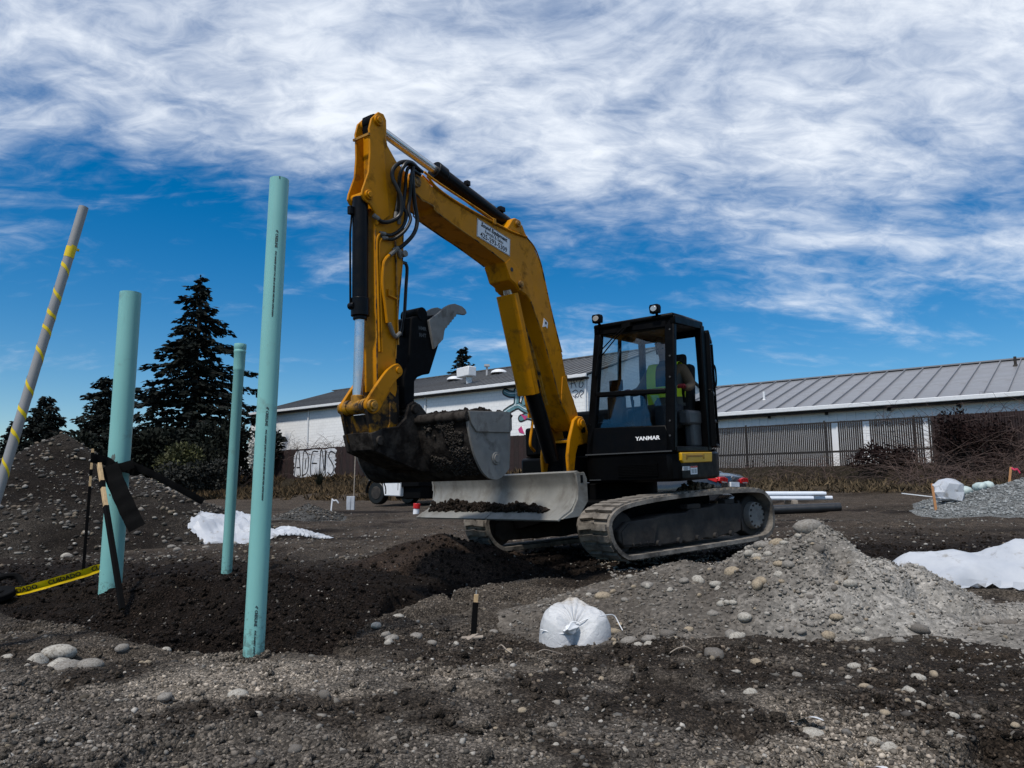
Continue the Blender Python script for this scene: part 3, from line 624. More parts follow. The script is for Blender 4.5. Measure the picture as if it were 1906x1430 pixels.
# soil packed round the pipe feet
def collar(x, y, r, n, seed, label):
    q = np.random.default_rng(seed); a = q.uniform(0, 6.283, n); d = r + .004 + np.abs(q.normal(0, .035, n)); xs = x + d * np.cos(a); ys = y + d * np.sin(a)
    scatter('packed_soil', xs, ys, q.uniform(.006, .020, n), soilcol(xs, ys) * q.uniform(.7, 1.5, (n, 1)), ICO1, sink=.2, flat=.9, jit=.4, seed=seed, m=M_soil, label=label)
collar(-1.345, 4.13, .0535, 150, 1, 'crumbled soil packed round the foot of the tall teal pipe'); collar(-3.20, 6.25, .084, 170, 2, 'crumbled soil packed round the foot of the wide teal pipe'); collar(-2.95, 8.08, .0535, 90, 3, 'crumbled soil packed round the foot of the thin teal pipe')
# short stake by the sandbag
z0 = Hs(-.235, 4.72); t = thing('survey_stake', 'short wooden stake in black fabric stuck in gravel near the sandbag', 'stake', (-.235, 4.70, z0), 'wooden stakes by the pipes')
b = MB(); b.box((.012, .03, .125), (.026, .018, .27), Matrix.Rotation(.06, 3, 'Y')); b.build('shaft', M_['wood'], t, .002)
b = MB(); b.box((.010, .03, .115), (.034, .026, .20), Matrix.Rotation(.06, 3, 'Y')); b.build('fabric_sleeve', M_['fabric'], t, .004)
b = MB(); b.bar((-.065, .0, .012), (.065, .0, .02), .045, .012); b.build('crosspiece', M_['greywood'], t, .003)
b = MB(); b.bar((-.03, -.055, .01), (.02, .03, .03), .03, .010); b.build('lath', M_['greywood'], t, .003)
b = MB(); b.cyl((.018, .03, .25), (.02, .03, .285), .004, n=6); b.build('nail', M_['chrome'], t)
# loose sticks
for (x, y, a, l, lab) in [(.12, 4.15, .5, .16, 'thin dry twig on the gravel in front of the short stake'), (.0, 4.0, 2.2, .13, 'bent dry twig on the gravel in front of the sandbag'), (.78, 3.95, .12, .13, 'reddish stick on the gravel right of the sandbag')]:
    b = MB(); P = [(x + l * k * math.cos(a), y + l * k * math.sin(a), Hs(x + l * k * math.cos(a), y + l * k * math.sin(a)) + .012 + .02 * math.sin(k * 3)) for k in (0, .35, .7, 1)]
    b.tube(smoothpath(P, 4), .003, 6); tag(b.build('twig', M_['greywood']), lab, 'twig')

# sandbag
def sandbag():
    zb = Hs(.40, 4.86); t = thing('sandbag', 'white woven sandbag tied at the neck, lying on gravel', 'sandbag', (.40, 4.86, zb))
    # a slack bag gathered at the neck: plan radius and height about the neck, with sharp creases running out from it
    r = np.random.default_rng(12); cre = [(a, r.uniform(.012, .034), r.uniform(.03, .07)) for a in np.linspace(-2.0, 2.0, 19) + r.normal(0, .06, 19)]
    nu, nv = 44, 120; G = []; N0 = np.array([-.035, -.20])
    for i in range(nu + 1):
        u = i / nu; row = []
        for j in range(nv + 1):
            ph = -2.6 + 5.2 * j / nv
            Rm = np.interp(ph, [-2.6, -1.9, -1.3, -.8, -.35, 0, .35, .8, 1.3, 1.9, 2.6], [.05, .13, .20, .27, .37, .39, .36, .30, .24, .15, .05]) * (1 + .10 * float(fbm(np.array([ph * 2]), np.array([.2]), 1., 3, 80)[0]))
            p = N0 + Rm * u * np.array([math.sin(ph), math.cos(ph)])
            hh = np.interp(u, [0, .06, .2, .45, .7, .86, .95, 1], [.065, .075, .105, .135, .145, .115, .055, -.055])
            hh *= np.interp(abs(ph), [0, .9, 1.5, 2.0, 2.5, 2.6], [1, .94, .80, .55, .12, 0]) if 0 < hh and u > .02 else 1; hh += .045 * math.exp(-((p[0] + .03) / .10) ** 2 - ((p[1] - .09) / .08) ** 2)
            for a, dp, wd in cre: hh -= dp * math.exp(-abs(ph - a) / wd) * max(0, (1 - u * 1.25)) ** .6 * min(1, u * 7)
            hh += .040 * float(fbm(np.array([p[0] * 1.3]), np.array([p[1]]), .13, 3, 81)[0]) * min(1, 3 * (1 - u)) + .03 * float(facet(np.array([p[0]]), np.array([p[1]]), .07, 5)[0]) * min(1, 4 * (1 - u))
            row.append((p[0], p[1], max(hh - .05 * sst(1.5, 2.6, abs(ph)), -.06)))
        G.append(row)
    b = MB(); b.grid(G)
    m, nt, bs = _tree('woven_bag'); tc = nt.nodes.new('ShaderNodeTexCoord').outputs['Object']
    sepn = nt.nodes.new('ShaderNodeSeparateXYZ'); nt.links.new(tc, sepn.inputs[0])
    add = nt.nodes.new('ShaderNodeMath'); add.operation = 'MULTIPLY_ADD'; nt.links.new(_noise(nt, tc, 14, 6, .6), add.inputs[0]); add.inputs[1].default_value = .34; nt.links.new(sepn.outputs[1], add.inputs[2])
    dirt = _mix(nt, _range(nt, _noise(nt, tc, 40, 5), .3, .7), (.20, .16, .12), (.50, .46, .40))
    c = _mix(nt, _range(nt, add.outputs[0], .15, .25), (.52, .525, .53), dirt)
    nt.links.new(c, bs.inputs['Base Color']); bs.inputs['Roughness'].default_value = .55
    _bump(nt, bs, _noise(nt, tc, 16, 5, .6, 1.2), .7, .012)
    b.build('bag_body', m, t, smooth=60)
    b = MB(); G = []
    for i in range(9):
        k = i / 8; R = np.interp(k, [0, .3, .7, 1], [.022, .034, .034, .012]); c = Vector((-.035 - .045 * k, -.205 - .075 * k, .052 - .012 * k))
        G.append([c + Vector((R * (1 + .3 * math.sin(4 * a)) * math.cos(a), -.01 * math.sin(a), R * (1 + .25 * math.sin(5 * a + 1)) * math.sin(a) * .8)) for a in np.linspace(0, 2 * math.pi, 24, endpoint=False)])
    b.grid(G, wrap=True); b.add(G[-1], [list(range(24))]); b.build('gathered_end', M_['white'], t, smooth=50)
    b = MB(); b.tube([(-.035 + .030 * math.cos(a), -.203 + .004 * math.sin(2 * a), .05 + .030 * math.sin(a)) for a in np.linspace(0, 6.28, 20)], .004, 6)
    b.tube(smoothpath([(-.04, -.22, .03), (-.10, -.25, .02), (-.17, -.22, .022), (-.23, -.17, .03)], 5), .0035, 6)
    b.tube(smoothpath([(-.02, -.21, .07), (.06, -.20, .10), (.15, -.16, .11), (.215, -.10, .10), (.245, -.12, .05), (.26, -.14, .02)], 5), .003, 6)
    b.build('tie_string', M_['white'], t)
sandbag()

# plastic sheets
def sheet_mat():
    m, nt, b = _tree('plastic_film'); tc = nt.nodes.new('ShaderNodeTexCoord').outputs['Object']
    c = _mix(nt, _range(nt, _noise(nt, tc, 2.5, 5, .6), .35, .7), (.46, .49, .54), (.62, .64, .67))
    c = _mix(nt, _range(nt, _noise(nt, tc, 7, 7, .7), .56, .70), c, (.26, .235, .20))
    nt.links.new(c, b.inputs['Base Color']); b.inputs['Roughness'].default_value = .42; b.inputs['Specular IOR Level'].default_value = .35
    b.inputs['Alpha'].default_value = .82; return m
M_['sheet'] = sheet_mat()
def plastic_sheet(label, cx, cy, rx, ry, hmax, seed, rot=0, lift=.0):
    r = np.random.default_rng(seed); nu, nv = 50, 150; G = []; zb = Hs(cx, cy)
    for i in range(nu + 1):
        k = (i / nu)
        row = []
        for j in range(nv):
            a = 2 * math.pi * j / nv
            rr = 1 + .22 * vn(np.array([math.cos(a) * 2 + seed]), np.array([math.sin(a) * 2]), seed)[0] - .1 + .10 * math.sin(3 * a + seed) + .05 * math.sin(9 * a)
            u = rx * rr * k * math.cos(a); v = ry * rr * k * math.sin(a)
            x = cx + u * math.cos(rot) - v * math.sin(rot); y = cy + u * math.sin(rot) + v * math.cos(rot)
            row.append((x, y, k, a))
        G.append(row)
    A = np.array(G); x, y, k, a = A[..., 0], A[..., 1], A[..., 2], A[..., 3]
    c1, s1 = math.cos(.5 + seed), math.sin(.5 + seed); xr, yr = (x * c1 - y * s1) * .6, (x * s1 + y * c1) * 1.3
    f = facet(xr, yr, rx * .42, seed) + .55 * facet(xr * 1.2 + 3, yr * .8 + xr * .5, rx * .20, seed + 3) + .22 * facet(x, y, rx * .10, seed + 5)
    z = np.maximum(H(x, y), base_z(x, y)) + .02 + hmax * (1 - k ** 2.4) * (.62 + 1.05 * f) + hmax * .5 * np.maximum(f, 0) * (k ** 2) * (1 - k ** 10)
    z = np.where(k > .97, H(x, y) + .008 + .05 * r.random(x.shape) ** 3, z)
    b = MB(); b.grid(np.stack([x - cx, y - cy, z - zb], -1), wrap=True)
    t = thing('plastic_sheet', label, 'plastic sheet', (cx, cy, zb), 'white plastic sheets on the ground'); o = b.build('film', M_['sheet'], t, smooth=14)
    return t
plastic_sheet('crumpled white plastic sheet over a low heap between the teal pipes', -4.05, 12.0, .80, .7, .27, 3)
plastic_sheet('crumpled white plastic sheet end trailing right of the tall teal pipe', -3.15, 11.75, .38, .3, .12, 8)
plastic_sheet('large white plastic sheet draped behind the gravel mound', 4.30, 6.35, 1.35, .70, .32, 5, .12)
for (x, y, l) in [(1.05, 2.82, .0)]: pass
# ---------------------------------------------------------------- excavator (x forward, y to its left, z up; upper structure frame)
def frame(head, pit, rol):
    f = Vector((-math.sin(head), -math.cos(head), 0)); l = Vector((math.cos(head), -math.sin(head), 0)); u = Vector((0, 0, 1))
    f2 = f * math.cos(pit) - u * math.sin(pit); u2 = u * math.cos(pit) + f * math.sin(pit)
    l3 = l * math.cos(rol) + u2 * math.sin(rol); u3 = u2 * math.cos(rol) - l * math.sin(rol)
    return Matrix((f2, l3, u3)).transposed()
MUP = frame(rad(37.4), rad(3), rad(.5)); MLO = frame(rad(51), rad(3), rad(.5))
EXM = Matrix.Translation((1.215, 8.86, .237)) @ MUP.to_4x4()
LOW = (MUP.transposed() @ MLO).to_4x4()
ex = thing('excavator', 'yellow and black tracked excavator with raised bucket and dozer blade', 'excavator', M=EXM)
YC = -.23
def P3(l, y): return [(a, y, b) for a, b in l]
# ---- undercarriage
TR = [(1.34, .35), (1.31, .43), (1.2, .51), (.99, .56), (.51, .595), (-.06, .61), (-.68, .61), (-1.13, .59), (-1.29, .52), (-1.37, .42), (-1.39, .26), (-1.36, .13), (-1.26, .05), (-1.05, .015), (-.19, .01), (.57, .01), (1.02, .012), (1.12, .03), (1.23, .10), (1.31, .21)]
tl = smoothpath([(a, 0, b) for a, b in TR] + [(TR[0][0], 0, TR[0][1])], 8)[:-1]
tl = [(p.x, p.z) for p in tl]
def resample(loop, n):
    L = np.array(loop + [loop[0]]); d = np.concatenate([[0], np.cumsum(np.hypot(*np.diff(L, axis=0).T))]); t = np.linspace(0, d[-1], n, endpoint=False)
    return np.stack([np.interp(t, d, L[:, 0]), np.interp(t, d, L[:, 1])], 1), d[-1]
TL, TLEN = resample(tl, 180); TC = TL.mean(0)
def inward(L, w):
    t = np.roll(L, -1, 0) - np.roll(L, 1, 0); t /= np.linalg.norm(t, axis=1)[:, None]; n = np.stack([-t[:, 1], t[:, 0]], 1)
    s_ = np.sign(np.sum((TC - L) * n, 1))[:, None]; return L + n * s_ * w, n * s_
INN, NRM = inward(TL, .05)
def track(y0, y1):
    b = MB(LOW); G = []; core = inward(TL, .010)[0]; deep = inward(TL, .028)[0]
    for k in range(181):
        i = k % 180
        c_, d_ = core[i], deep[i]; G.append([(c_[0], y0, c_[1]), (c_[0], y0 + .03, c_[1]), (d_[0], y0 + .045, d_[1]), (d_[0], y1 - .045, d_[1]), (c_[0], y1 - .03, c_[1]), (c_[0], y1, c_[1]), (INN[i, 0], y1, INN[i, 1]), (INN[i, 0], y0, INN[i, 1])])
    b.grid(G, wrap=True); belt = b.build('track_belt', M_['rubber'], ex, smooth=40)
    m = MB(); w = (y1 - y0)
    for s_ in (-1, 1):
        m.prism([(-.030 + s_ * .006, 0), (.030 + s_ * .006, 0), (.040, s_ * (w / 2 - .035)), (-.020, s_ * (w / 2 - .035))], 'z', -.004, .036)
    me = m.mesh('tread_lug', M_['rubber']); n = 56; pts, _ = resample(tl, n); inn, nr = inward(pts, .03)
    for i in range(n):
        t = pts[(i + 1) % n] - pts[i - 1]; t /= np.linalg.norm(t); out = -nr[i]
        R = Matrix(((t[0], 0, out[0]), (0, 1, 0), (t[1], 0, out[1])))
        if R.determinant() < 0: R = Matrix(((-t[0], 0, out[0]), (0, 1, 0), (-t[1], 0, out[1])))
        j = random.uniform(-.004, .004)
        link('tread_lug', me, belt, LOW @ Matrix.Translation((inn[i, 0], (y0 + y1) / 2, inn[i, 1])) @ R.to_4x4() @ Matrix.Translation((j, 0, j)))
for s_ in (1, -1):
    track(min(s_ * 1.15, s_ * .72), max(s_ * 1.15, s_ * .72))
    yo = s_ * 1.09; yi = s_ * .80
    fr = [(1.06, .13), (.62, .12), (.6, .14), (.52, .11), (.2, .12), (.14, .10), (-.2, .12), (-.26, .10), (-.56, .13), (-.62, .11), (-.8, .15), (-.84, .44), (-.4, .46), (-.3, .43), (.05, .43), (.12, .40), (.45, .40), (.62, .38), (1.02, .37), (1.14, .30), (1.14, .20)]
    b = MB(LOW); b.prism(fr, 'y', min(yo, yi), max(yo, yi)); f = b.build('track_frame', M_['trackframe'], ex, .012)
    b = MB(LOW); b.prism([(1.10, .16), (.66, .14), (.58, .37), (1.0, .355), (1.11, .28)], 'y', min(yo, yo + s_ * .012), max(yo, yo + s_ * .012)); b.build('idler_cover', M_['trackframe'], f, .004)
    b = MB(LOW); b.bar((-.86, yo - s_ * .02, .14), (-.80, yo - s_ * .02, .47), .03, .03); b.build('frame_rib', M_['trackframe'], f, .004)
    for x in (.60, .28, -.02, -.32, -.60):
        b = MB(LOW); b.cyl((x, yo, .135), (x, yo + s_ * .028, .135), .030, .026, 14); b.build('roller_bolt', M_['trackframe'], f)
    for x in (.86, .96, .76):
        b = MB(LOW); b.cyl((x, yo, .155), (x, yo + s_ * .018, .155), .012, n=8); b.build('cover_bolt', M_['trackframe'], f)
    for x0, x1, z in ((.10, -.12, .455), (-.55, -.72, .47)):
        b = MB(LOW); b.box(((x0 + x1) / 2, yo - s_ * .05, z), (abs(x1 - x0), .10, .05)); b.build('carrier_block', M_['trackframe'], f, .008)
    b = MB(LOW); b.cyl((-1.15, s_ * .86, .29), (-1.15, s_ * 1.0, .29), .235, .225, 40); sp2 = b.build('sprocket', M_['trackframe'], ex, .01)
    b = MB(LOW); b.cyl((-1.15, s_ * .99, .29), (-1.15, s_ * 1.07, .29), .155, .145, 40); b.build('drive_hub', M_['steel'], sp2, .008)
    for k in range(12):
        a = k * math.pi / 6; x, z = -1.15 + .128 * math.cos(a), .29 + .128 * math.sin(a)
        b = MB(LOW); b.cyl((x, s_ * 1.06, z), (x, s_ * 1.082, z), .012, n=6); b.build('hub_bolt', M_['trackframe'], sp2, smooth=0)
    b = MB(LOW); b.cyl((1.06, s_ * .84, .27), (1.06, s_ * 1.03, .27), .20, n=32); b.build('idler_wheel', M_['trackframe'], ex, .01)
b = MB(LOW); b.box((0, 0, .46), (1.5, 1.5, .20)); b.bar((.3, .5, .46), (.9, .78, .34), .3, .2); b.bar((.3, -.5, .46), (.9, -.78, .34), .3, .2); b.build('lower_frame', M_['blackmat'], ex, .02)
b = MB(LOW); b.cyl((0, 0, .55), (0, 0, .73), .48, n=40); b.build('slew_ring', M_['blackmat'], ex, .01)
# ---- dozer blade
bp = smoothpath([(1.885, 0, .50), (1.80, 0, .545), (1.735, 0, .63), (1.705, 0, .72), (1.715, 0, .80), (1.735, 0, .865)], 5); fr = [(p.x, p.z) for p in bp]
b = MB(LOW); b.prism(fr + [(1.69, .875), (1.65, .855), (1.655, .62), (1.72, .53), (1.84, .475), (1.885, .475)], 'y', -1.15, 1.15); bl = b.build('dozer_blade', M_['blade'], ex, .006)
for y0, y1 in ((-1.153, .10), (.115, 1.153)):
    b = MB(LOW); b.prism([(1.965, .455), (1.88, .505), (1.865, .49), (1.95, .44)], 'y', y0, y1); b.build('cutting_edge', M_['blade'], bl, .003)
for s_ in (1, -1):
    b = MB(LOW); b.prism([(1.93, .46), (1.80, .52), (1.73, .62), (1.715, .72), (1.735, .855), (1.63, .86), (1.60, .80), (1.60, .60), (1.72, .47)], 'y', min(s_ * 1.151, s_ * 1.175), max(s_ * 1.151, s_ * 1.175)); b.build('end_plate', M_['blade'], bl, .004)
    b = MB(LOW); b.box((1.668, s_ * 1.1765, .80), (.03, .004, .07)); b.build('lifting_slot', M_['blackmat'], bl, .003)
    b = MB(LOW); b.bar((1.66, s_ * .42, .62), (.65, s_ * .42, .42), .10, .14); b.build('blade_arm', M_['blackmat'], ex, .01)
b = MB(LOW); b.cyl((1.62, 0, .72), (.75, 0, .52), .06, n=16); b.build('blade_cylinder', M_['cyl'], ex)
b = MB(LOW); b.box((1.68, -.15, .885), (.05, .09, .03)); b.build('blade_lug', M_['yellow'], bl, .004)
# earth lying on the blade
def clods(name, pts, label, parentM, col=SOIL, seed=3, cat='soil'):
    r = np.random.default_rng(seed); V0, F0_ = ICO2; V = []; F = []
    for i, (p, s_) in enumerate(pts):
        q = V0 * (1 + r.uniform(-.28, .28, (len(V0), 1))) * s_ * r.uniform(.7, 1.2, 3); w = parentM @ Vector(p); V.append(q + np.array(w)); F.append(F0_ + i * len(V0))
    V = np.concatenate(V); F = np.concatenate(F); me = fastmesh(name, V, F, np.ones((len(V), 3)) * np.array(col), M_soil, False)
    o = kind(link(name, me), 'stuff'); o['label'] = label; o['category'] = cat; return o
r = np.random.default_rng(8); L_ = []
for i in range(1300):
    y = r.uniform(-1.05, .86); hh = .09 * (.25 + fbm(np.array([y * 2.5]), np.array([.3]), .8, 3, 7)[0] + .55) * (1 - .75 * sst(.3, .9, y)); k = r.random()
    L_.append(((1.80 + .07 * r.random() - .03 * k, y + r.normal(0, .02), .515 + hh * k * 1.25), .005 + .026 * r.random() ** 2.5))
clods('blade_soil', L_, 'dark soil lying along the dozer blade', EXM @ LOW)
r = np.random.default_rng(9); clods('track_soil', [((-.35 + r.normal(0, .10), .88 + r.normal(0, .06), .615 + abs(r.normal(0, .03))), r.uniform(.015, .035)) for i in range(110)], 'clump of straw-coloured soil on top of the near track', EXM @ LOW, (.16, .13, .095), 10)
# ---- upper structure
body = [(.66, .03), (.68, .12), (.68, 1.02), (.60, 1.10), (-.30, 1.10), (-.62, 1.0), (-.95, .72), (-1.16, .30), (-1.2, -.1), (-1.12, -.5), (-.85, -.86), (-.45, -1.06), (.25, -1.08), (.48, -.98), (.55, -.60), (.30, -.50), (.30, .03)]
b = MB(); b.prism(body, 'z', .74, 1.04); deck = b.build('deck_skirt', M_['black'], ex, .03)
b = MB(); b.prism([(x * .99, y * .99) for x, y in body if x < .4 and not (x > .2 and y > -.6)] + [], 'z', 1.04, 1.06); b.build('deck_plate', M_['blackmat'], ex)
b = MB(); b.prism([(-.42, 1.0), (-.62, .96), (-.93, .70), (-1.12, .30), (-1.16, -.1), (-1.08, -.5), (-.82, -.84), (-.50, -.98), (-.50, .0), (-.42, .4)], 'z', 1.06, 1.62); b.build('engine_hood', M_['black'], ex, .05)
b = MB(); b.prism([(-.48, -1.02), (.22, -1.04), (.42, -.95), (.48, -.60), (.25, -.52), (-.48, -.52)], 'z', 1.06, 1.40); b.build('tank_cover', M_['blackmat'], ex, .03)
for i in range(8):
    b = MB(); b.box((.688, .66, .805 + i * .0165), (.012, .46, .007)); b.build('vent_louvre', M_['blackmat'], deck)
b = MB(); b.bar((.69, .05, 1.045), (.69, 1.06, 1.045), .02, .012); b.build('deck_trim', M_['plastic'], deck)
b = MB(); b.box((.685, .15, .775), (.01, .14, .008)); b.build('lower_trim', M_['plastic'], deck)
# yellow side panel with a grip whose recess is only coloured on, and the warning label
b = MB(); b.prism([(.61, 1.025), (-.16, 1.025), (-.14, .92), (.58, .92), (.605, .95)], 'y', 1.085, 1.125); yp = b.build('side_step', M_['yellow_panel'], ex, .008)
b = MB(); b.prism([(.48, 1.0), (.10, 1.0), (.10, .975), (.48, .975)], 'y', 1.12, 1.128); b.build('grip_recess_shade', mat('shaded_yellow', (.28, .14, .003), .6), yp, .004)  # the recess's shade is put into a darker yellow strip, nothing is sunk
b = MB(); b.prism([(.10, 1.006), (.06, 1.006), (.06, .955), (.10, .955)], 'y', 1.12, 1.129); b.prism([(.52, 1.006), (.48, 1.006), (.48, .955), (.52, .955)], 'y', 1.12, 1.129); b.build('grip_end', mat('shaded_yellow2', (.30, .15, .003), .6), yp, .003)
b = MB(); b.prism([(.56, .885), (.40, .885), (.40, .845), (.56, .845)], 'y', 1.098, 1.104); wl = b.build('warning_label', M_['sign'], ex)
b = MB(); b.prism([(.38, .885), (.21, .885), (.215, .80), (.375, .80)], 'y', 1.098, 1.104); wl2 = b.build('warning_label', M_['sign'], ex)
b = MB(); b.prism([(.378, .884), (.212, .884), (.212, .868), (.378, .868)], 'y', 1.104, 1.106); b.build('red_header', M_['red'], wl2)
b = MB(); [b.box((.295 + dx, 1.105, .85 - i * .011), (.05, .003, .004)) for i in range(4) for dx in (-.035, .035)]; b.build('lettering', M_['ink'], wl2)
b = MB(); [b.box((.48 + .02 * (i % 2), 1.105, .878 - i * .009), (.10, .003, .0035)) for i in range(4)]; b.build('lettering', M_['ink'], wl)
# ---- cab
def fx(z): return .5 + .19 * (2.47 - z) / 1.41
def FP(y, z, o=0): return (fx(z) + o, y, z)
cabm = M_['black']
def front_panel(name, quad, t, m, parent, bevel=.006):
    b = MB(); A = [FP(y, z, 0) for y, z in quad]; B = [FP(y, z, -t) for y, z in quad]; n = len(quad)
    b.add(A + B, [list(range(n)), list(range(2 * n - 1, n - 1, -1))] + [[i, (i + 1) % n, n + (i + 1) % n, n + i] for i in range(n)]); return b.build(name, m, parent, bevel)
b = MB()
for q in ([(.99, 1.04), (1.09, 1.04), (1.085, 2.44), (.975, 2.44)], [(.05, 1.04), (.145, 1.04), (.215, 2.44), (.125, 2.44)], [(.19, 2.35), (.985, 2.33), (1.085, 2.44), (.125, 2.44)], [(.14, 1.665), (.99, 1.635), (.99, 1.69), (.14, 1.72)], [(.05, 1.04), (1.09, 1.04), (.99, 1.31), (.13, 1.33)]):
    A = [FP(y, z) for y, z in q]; B = [FP(y, z, -.07) for y, z in q]; b.add(A + B, [(0, 1, 2, 3), (7, 6, 5, 4), (0, 1, 5, 4), (1, 2, 6, 5), (2, 3, 7, 6), (3, 0, 4, 7)])
b.bar((-.16, 1.07, 1.04), (-.17, 1.07, 2.42), .07, .10, (1, 0, 0))                 # door pillar
b.bar((.52, 1.07, 2.40), (-.2, 1.07, 2.42), .06, .09); b.bar((.66, 1.06, 1.06), (-.2, 1.06, 1.06), .08, .06)
b.bar((-.20, 1.05, 1.06), (-.52, .92, 1.06), .05, .06); b.bar((-.20, 1.05, 2.40), (-.52, .92, 2.40), .05, .08)
b.bar((-.52, .92, 1.04), (-.52, .90, 2.42), .07, .07, (1, 0, 0)); b.bar((-.52, .14, 1.04), (-.52, .17, 2.42), .07, .07, (1, 0, 0))
b.bar((-.52, .92, 2.40), (-.52, .17, 2.40), .06, .07); b.bar((.52, .155, 2.40), (-.52, .17, 2.40), .06, .07); b.bar((-.52, .92, 1.45), (-.52, .15, 1.45), .05, .06)
b.bar((.66, .09, 1.35), (-.52, .14, 1.45), .05, .06); b.bar((.05, .12, 1.4), (.0, .16, 2.4), .04, .04, (1, 0, 0))
cabf = b.build('cab_frame', cabm, ex, .012)
b = MB(); b.prism([(.66, .08), (-.52, .13), (-.52, .16), (.66, .11)], 'z', 1.04, 1.38); b.build('side_skin', cabm, cabf)
b = MB(); b.prism([(-.50, .92), (-.50, .15), (-.54, .15), (-.54, .92)], 'z', 1.04, 1.44); b.build('rear_skin', cabm, cabf)
b = MB(); b.prism([(-.20, 1.06), (-.52, .93), (-.52, .90), (-.20, 1.03)], 'z', 1.04, 1.70); b.build('quarter_skin', cabm, cabf)
b = MB(); b.prism([(.66, .1), (.66, 1.06), (-.2, 1.06), (-.52, .92), (-.52, .14)], 'z', 1.02, 1.075); b.build('cab_floor', M_['blackmat'], ex)
b = MB(); b.prism([(.53, .125), (.53, 1.09), (.30, 1.10), (-.20, 1.085), (-.55, .94), (-.56, .15)], 'z', 2.42, 2.475); b.build('cab_roof', cabm, ex, .02)
def pane(name, q, off=-.035, m=None):
    b = MB(); b.add([FP(y, z, off) for y, z in q] + [FP(y, z, off - .006) for y, z in q], [(0, 1, 2, 3), (7, 6, 5, 4), (0, 1, 5, 4), (1, 2, 6, 5), (2, 3, 7, 6), (3, 0, 4, 7)]); return b.build(name, m or M_['glass'], ex)
pane('windscreen', [(.135, 1.70), (.995, 1.665), (.985, 2.36), (.18, 2.37)]); pane('lower_window', [(.12, 1.31), (.995, 1.29), (.995, 1.65), (.135, 1.68)])
b = MB(); b.add([(.60, .115, 1.38), (-.50, .15, 1.48), (-.50, .175, 2.38), (.50, .165, 2.38)], [(0, 1, 2, 3)]); b.build('side_window', M_['glass'], ex, smooth=0)
b = MB(); b.add([(-.53, .90, 1.48), (-.53, .16, 1.48), (-.53, .18, 2.38), (-.53, .89, 2.38)], [(0, 1, 2, 3)]); b.build('rear_window', M_['glass'], ex, smooth=0)
b = MB(); b.add([(-.21, 1.05, 1.70), (-.51, .925, 1.70), (-.51, .915, 2.38), (-.21, 1.05, 2.38)], [(0, 1, 2, 3)]); b.build('quarter_window', M_['glass'], ex, smooth=0)
# cab lettering
V, F = text2d('YANMAR', .068, 'CENTER', 0, .0022); b = MB(); b.add([FP(.79 + x * .98, 1.185 + y * .80, .004) for x, y in V], F); lt = b.build('lettering', M_['inkw'], ex, smooth=0); lt['label'] = 'white maker name lettering on the cab front'
# door folded back
d0, d1 = Vector((-.20, 1.125, 0)), Vector((-.88, .885, 0)); dn = (d1 - d0).cross(Vector((0, 0, 1))).normalized()
def DP(k, z, o=0): p = d0.lerp(d1, k) + Vector((0, 0, z)) + dn * o; return (p.x, p.y, p.z)
b = MB()
for (k0, z0, k1, z1, w) in ((.04, 1.08, .10, 2.36, .07), (.95, 1.08, .90, 2.30, .07), (.04, 1.10, .95, 1.10, .07), (.08, 2.36, .90, 2.32, .06), (.04, 1.70, .95, 1.70, .05), (.06, 1.38, .95, 1.38, .05)):
    b.bar(DP(k0, z0), DP(k1, z1), .035, w, tuple(dn))
door = b.build('cab_door', cabm, ex, .008)
b = MB(); b.add([DP(.05, 1.1), DP(.95, 1.1), DP(.95, 1.38), DP(.05, 1.38)], [(0, 1, 2, 3)]); b.build('door_skin', cabm, door, smooth=0)
for z0, z1 in ((1.40, 1.68), (1.72, 2.32)):
    b = MB(); b.add([DP(.08, z0), DP(.92, z0), DP(.92, z1), DP(.10, z1)], [(0, 1, 2, 3)]); b.build('door_pane', M_['glass'], door, smooth=0)
hs_ = 1 if dn.y > 0 else -1
b = MB(); b.tube(smoothpath([DP(.55, 2.03, .0), DP(.55, 2.01, .05 * hs_), DP(.55, 1.9, .06 * hs_), DP(.55, 1.78, .05 * hs_), DP(.55, 1.76, .0)], 5), .010, 8); b.build('door_handle', M_['blackmat'], door)
# lamps, wipers, aerial
for y in (.20, .90):
    b = MB(); b.bar((.50, y, 2.46), (.535, y, 2.50), .03, .02); b.prism([(y - .048, 2.485), (y + .048, 2.485), (y + .054, 2.55), (y + .044, 2.578), (y - .044, 2.578), (y - .054, 2.55)], 'x', .515, .59); lp = b.build('work_lamp', M_['blackmat'], ex, .008)
    b = MB(); b.prism([(y + .036 * math.cos(a), 2.532 + .030 * math.sin(a)) for a in np.linspace(0, 6.283, 20, endpoint=False)], 'x', .588, .594); b.build('lamp_lens', M_['lens'], lp, .002)
b = MB(); b.bar(FP(.50, 2.40, .03), FP(.60, 2.42, .03), .05, .05); b.tube([FP(.56, 2.42, .04), FP(.40, 2.30, .05), FP(.23, 2.17, .03)], .007, 6); b.tube([FP(.60, 2.42, .04), FP(.44, 2.29, .055), FP(.25, 2.12, .03)], .007, 6)
b.bar(FP(.225, 2.33, .022), FP(.175, 1.90, .022), .016, .02); b.tube([FP(.23, 2.17, .03), FP(.20, 2.1, .025)], .010, 6); b.build('wiper', M_['blackmat'], ex)
for z in (2.30, 2.02, 1.80, 1.35, 1.20):
    b = MB(); b.cyl(FP(1.04, z, -.002), FP(1.04, z, .008), .010, n=8); b.build('cab_bolt', M_['plastic'], cabf)
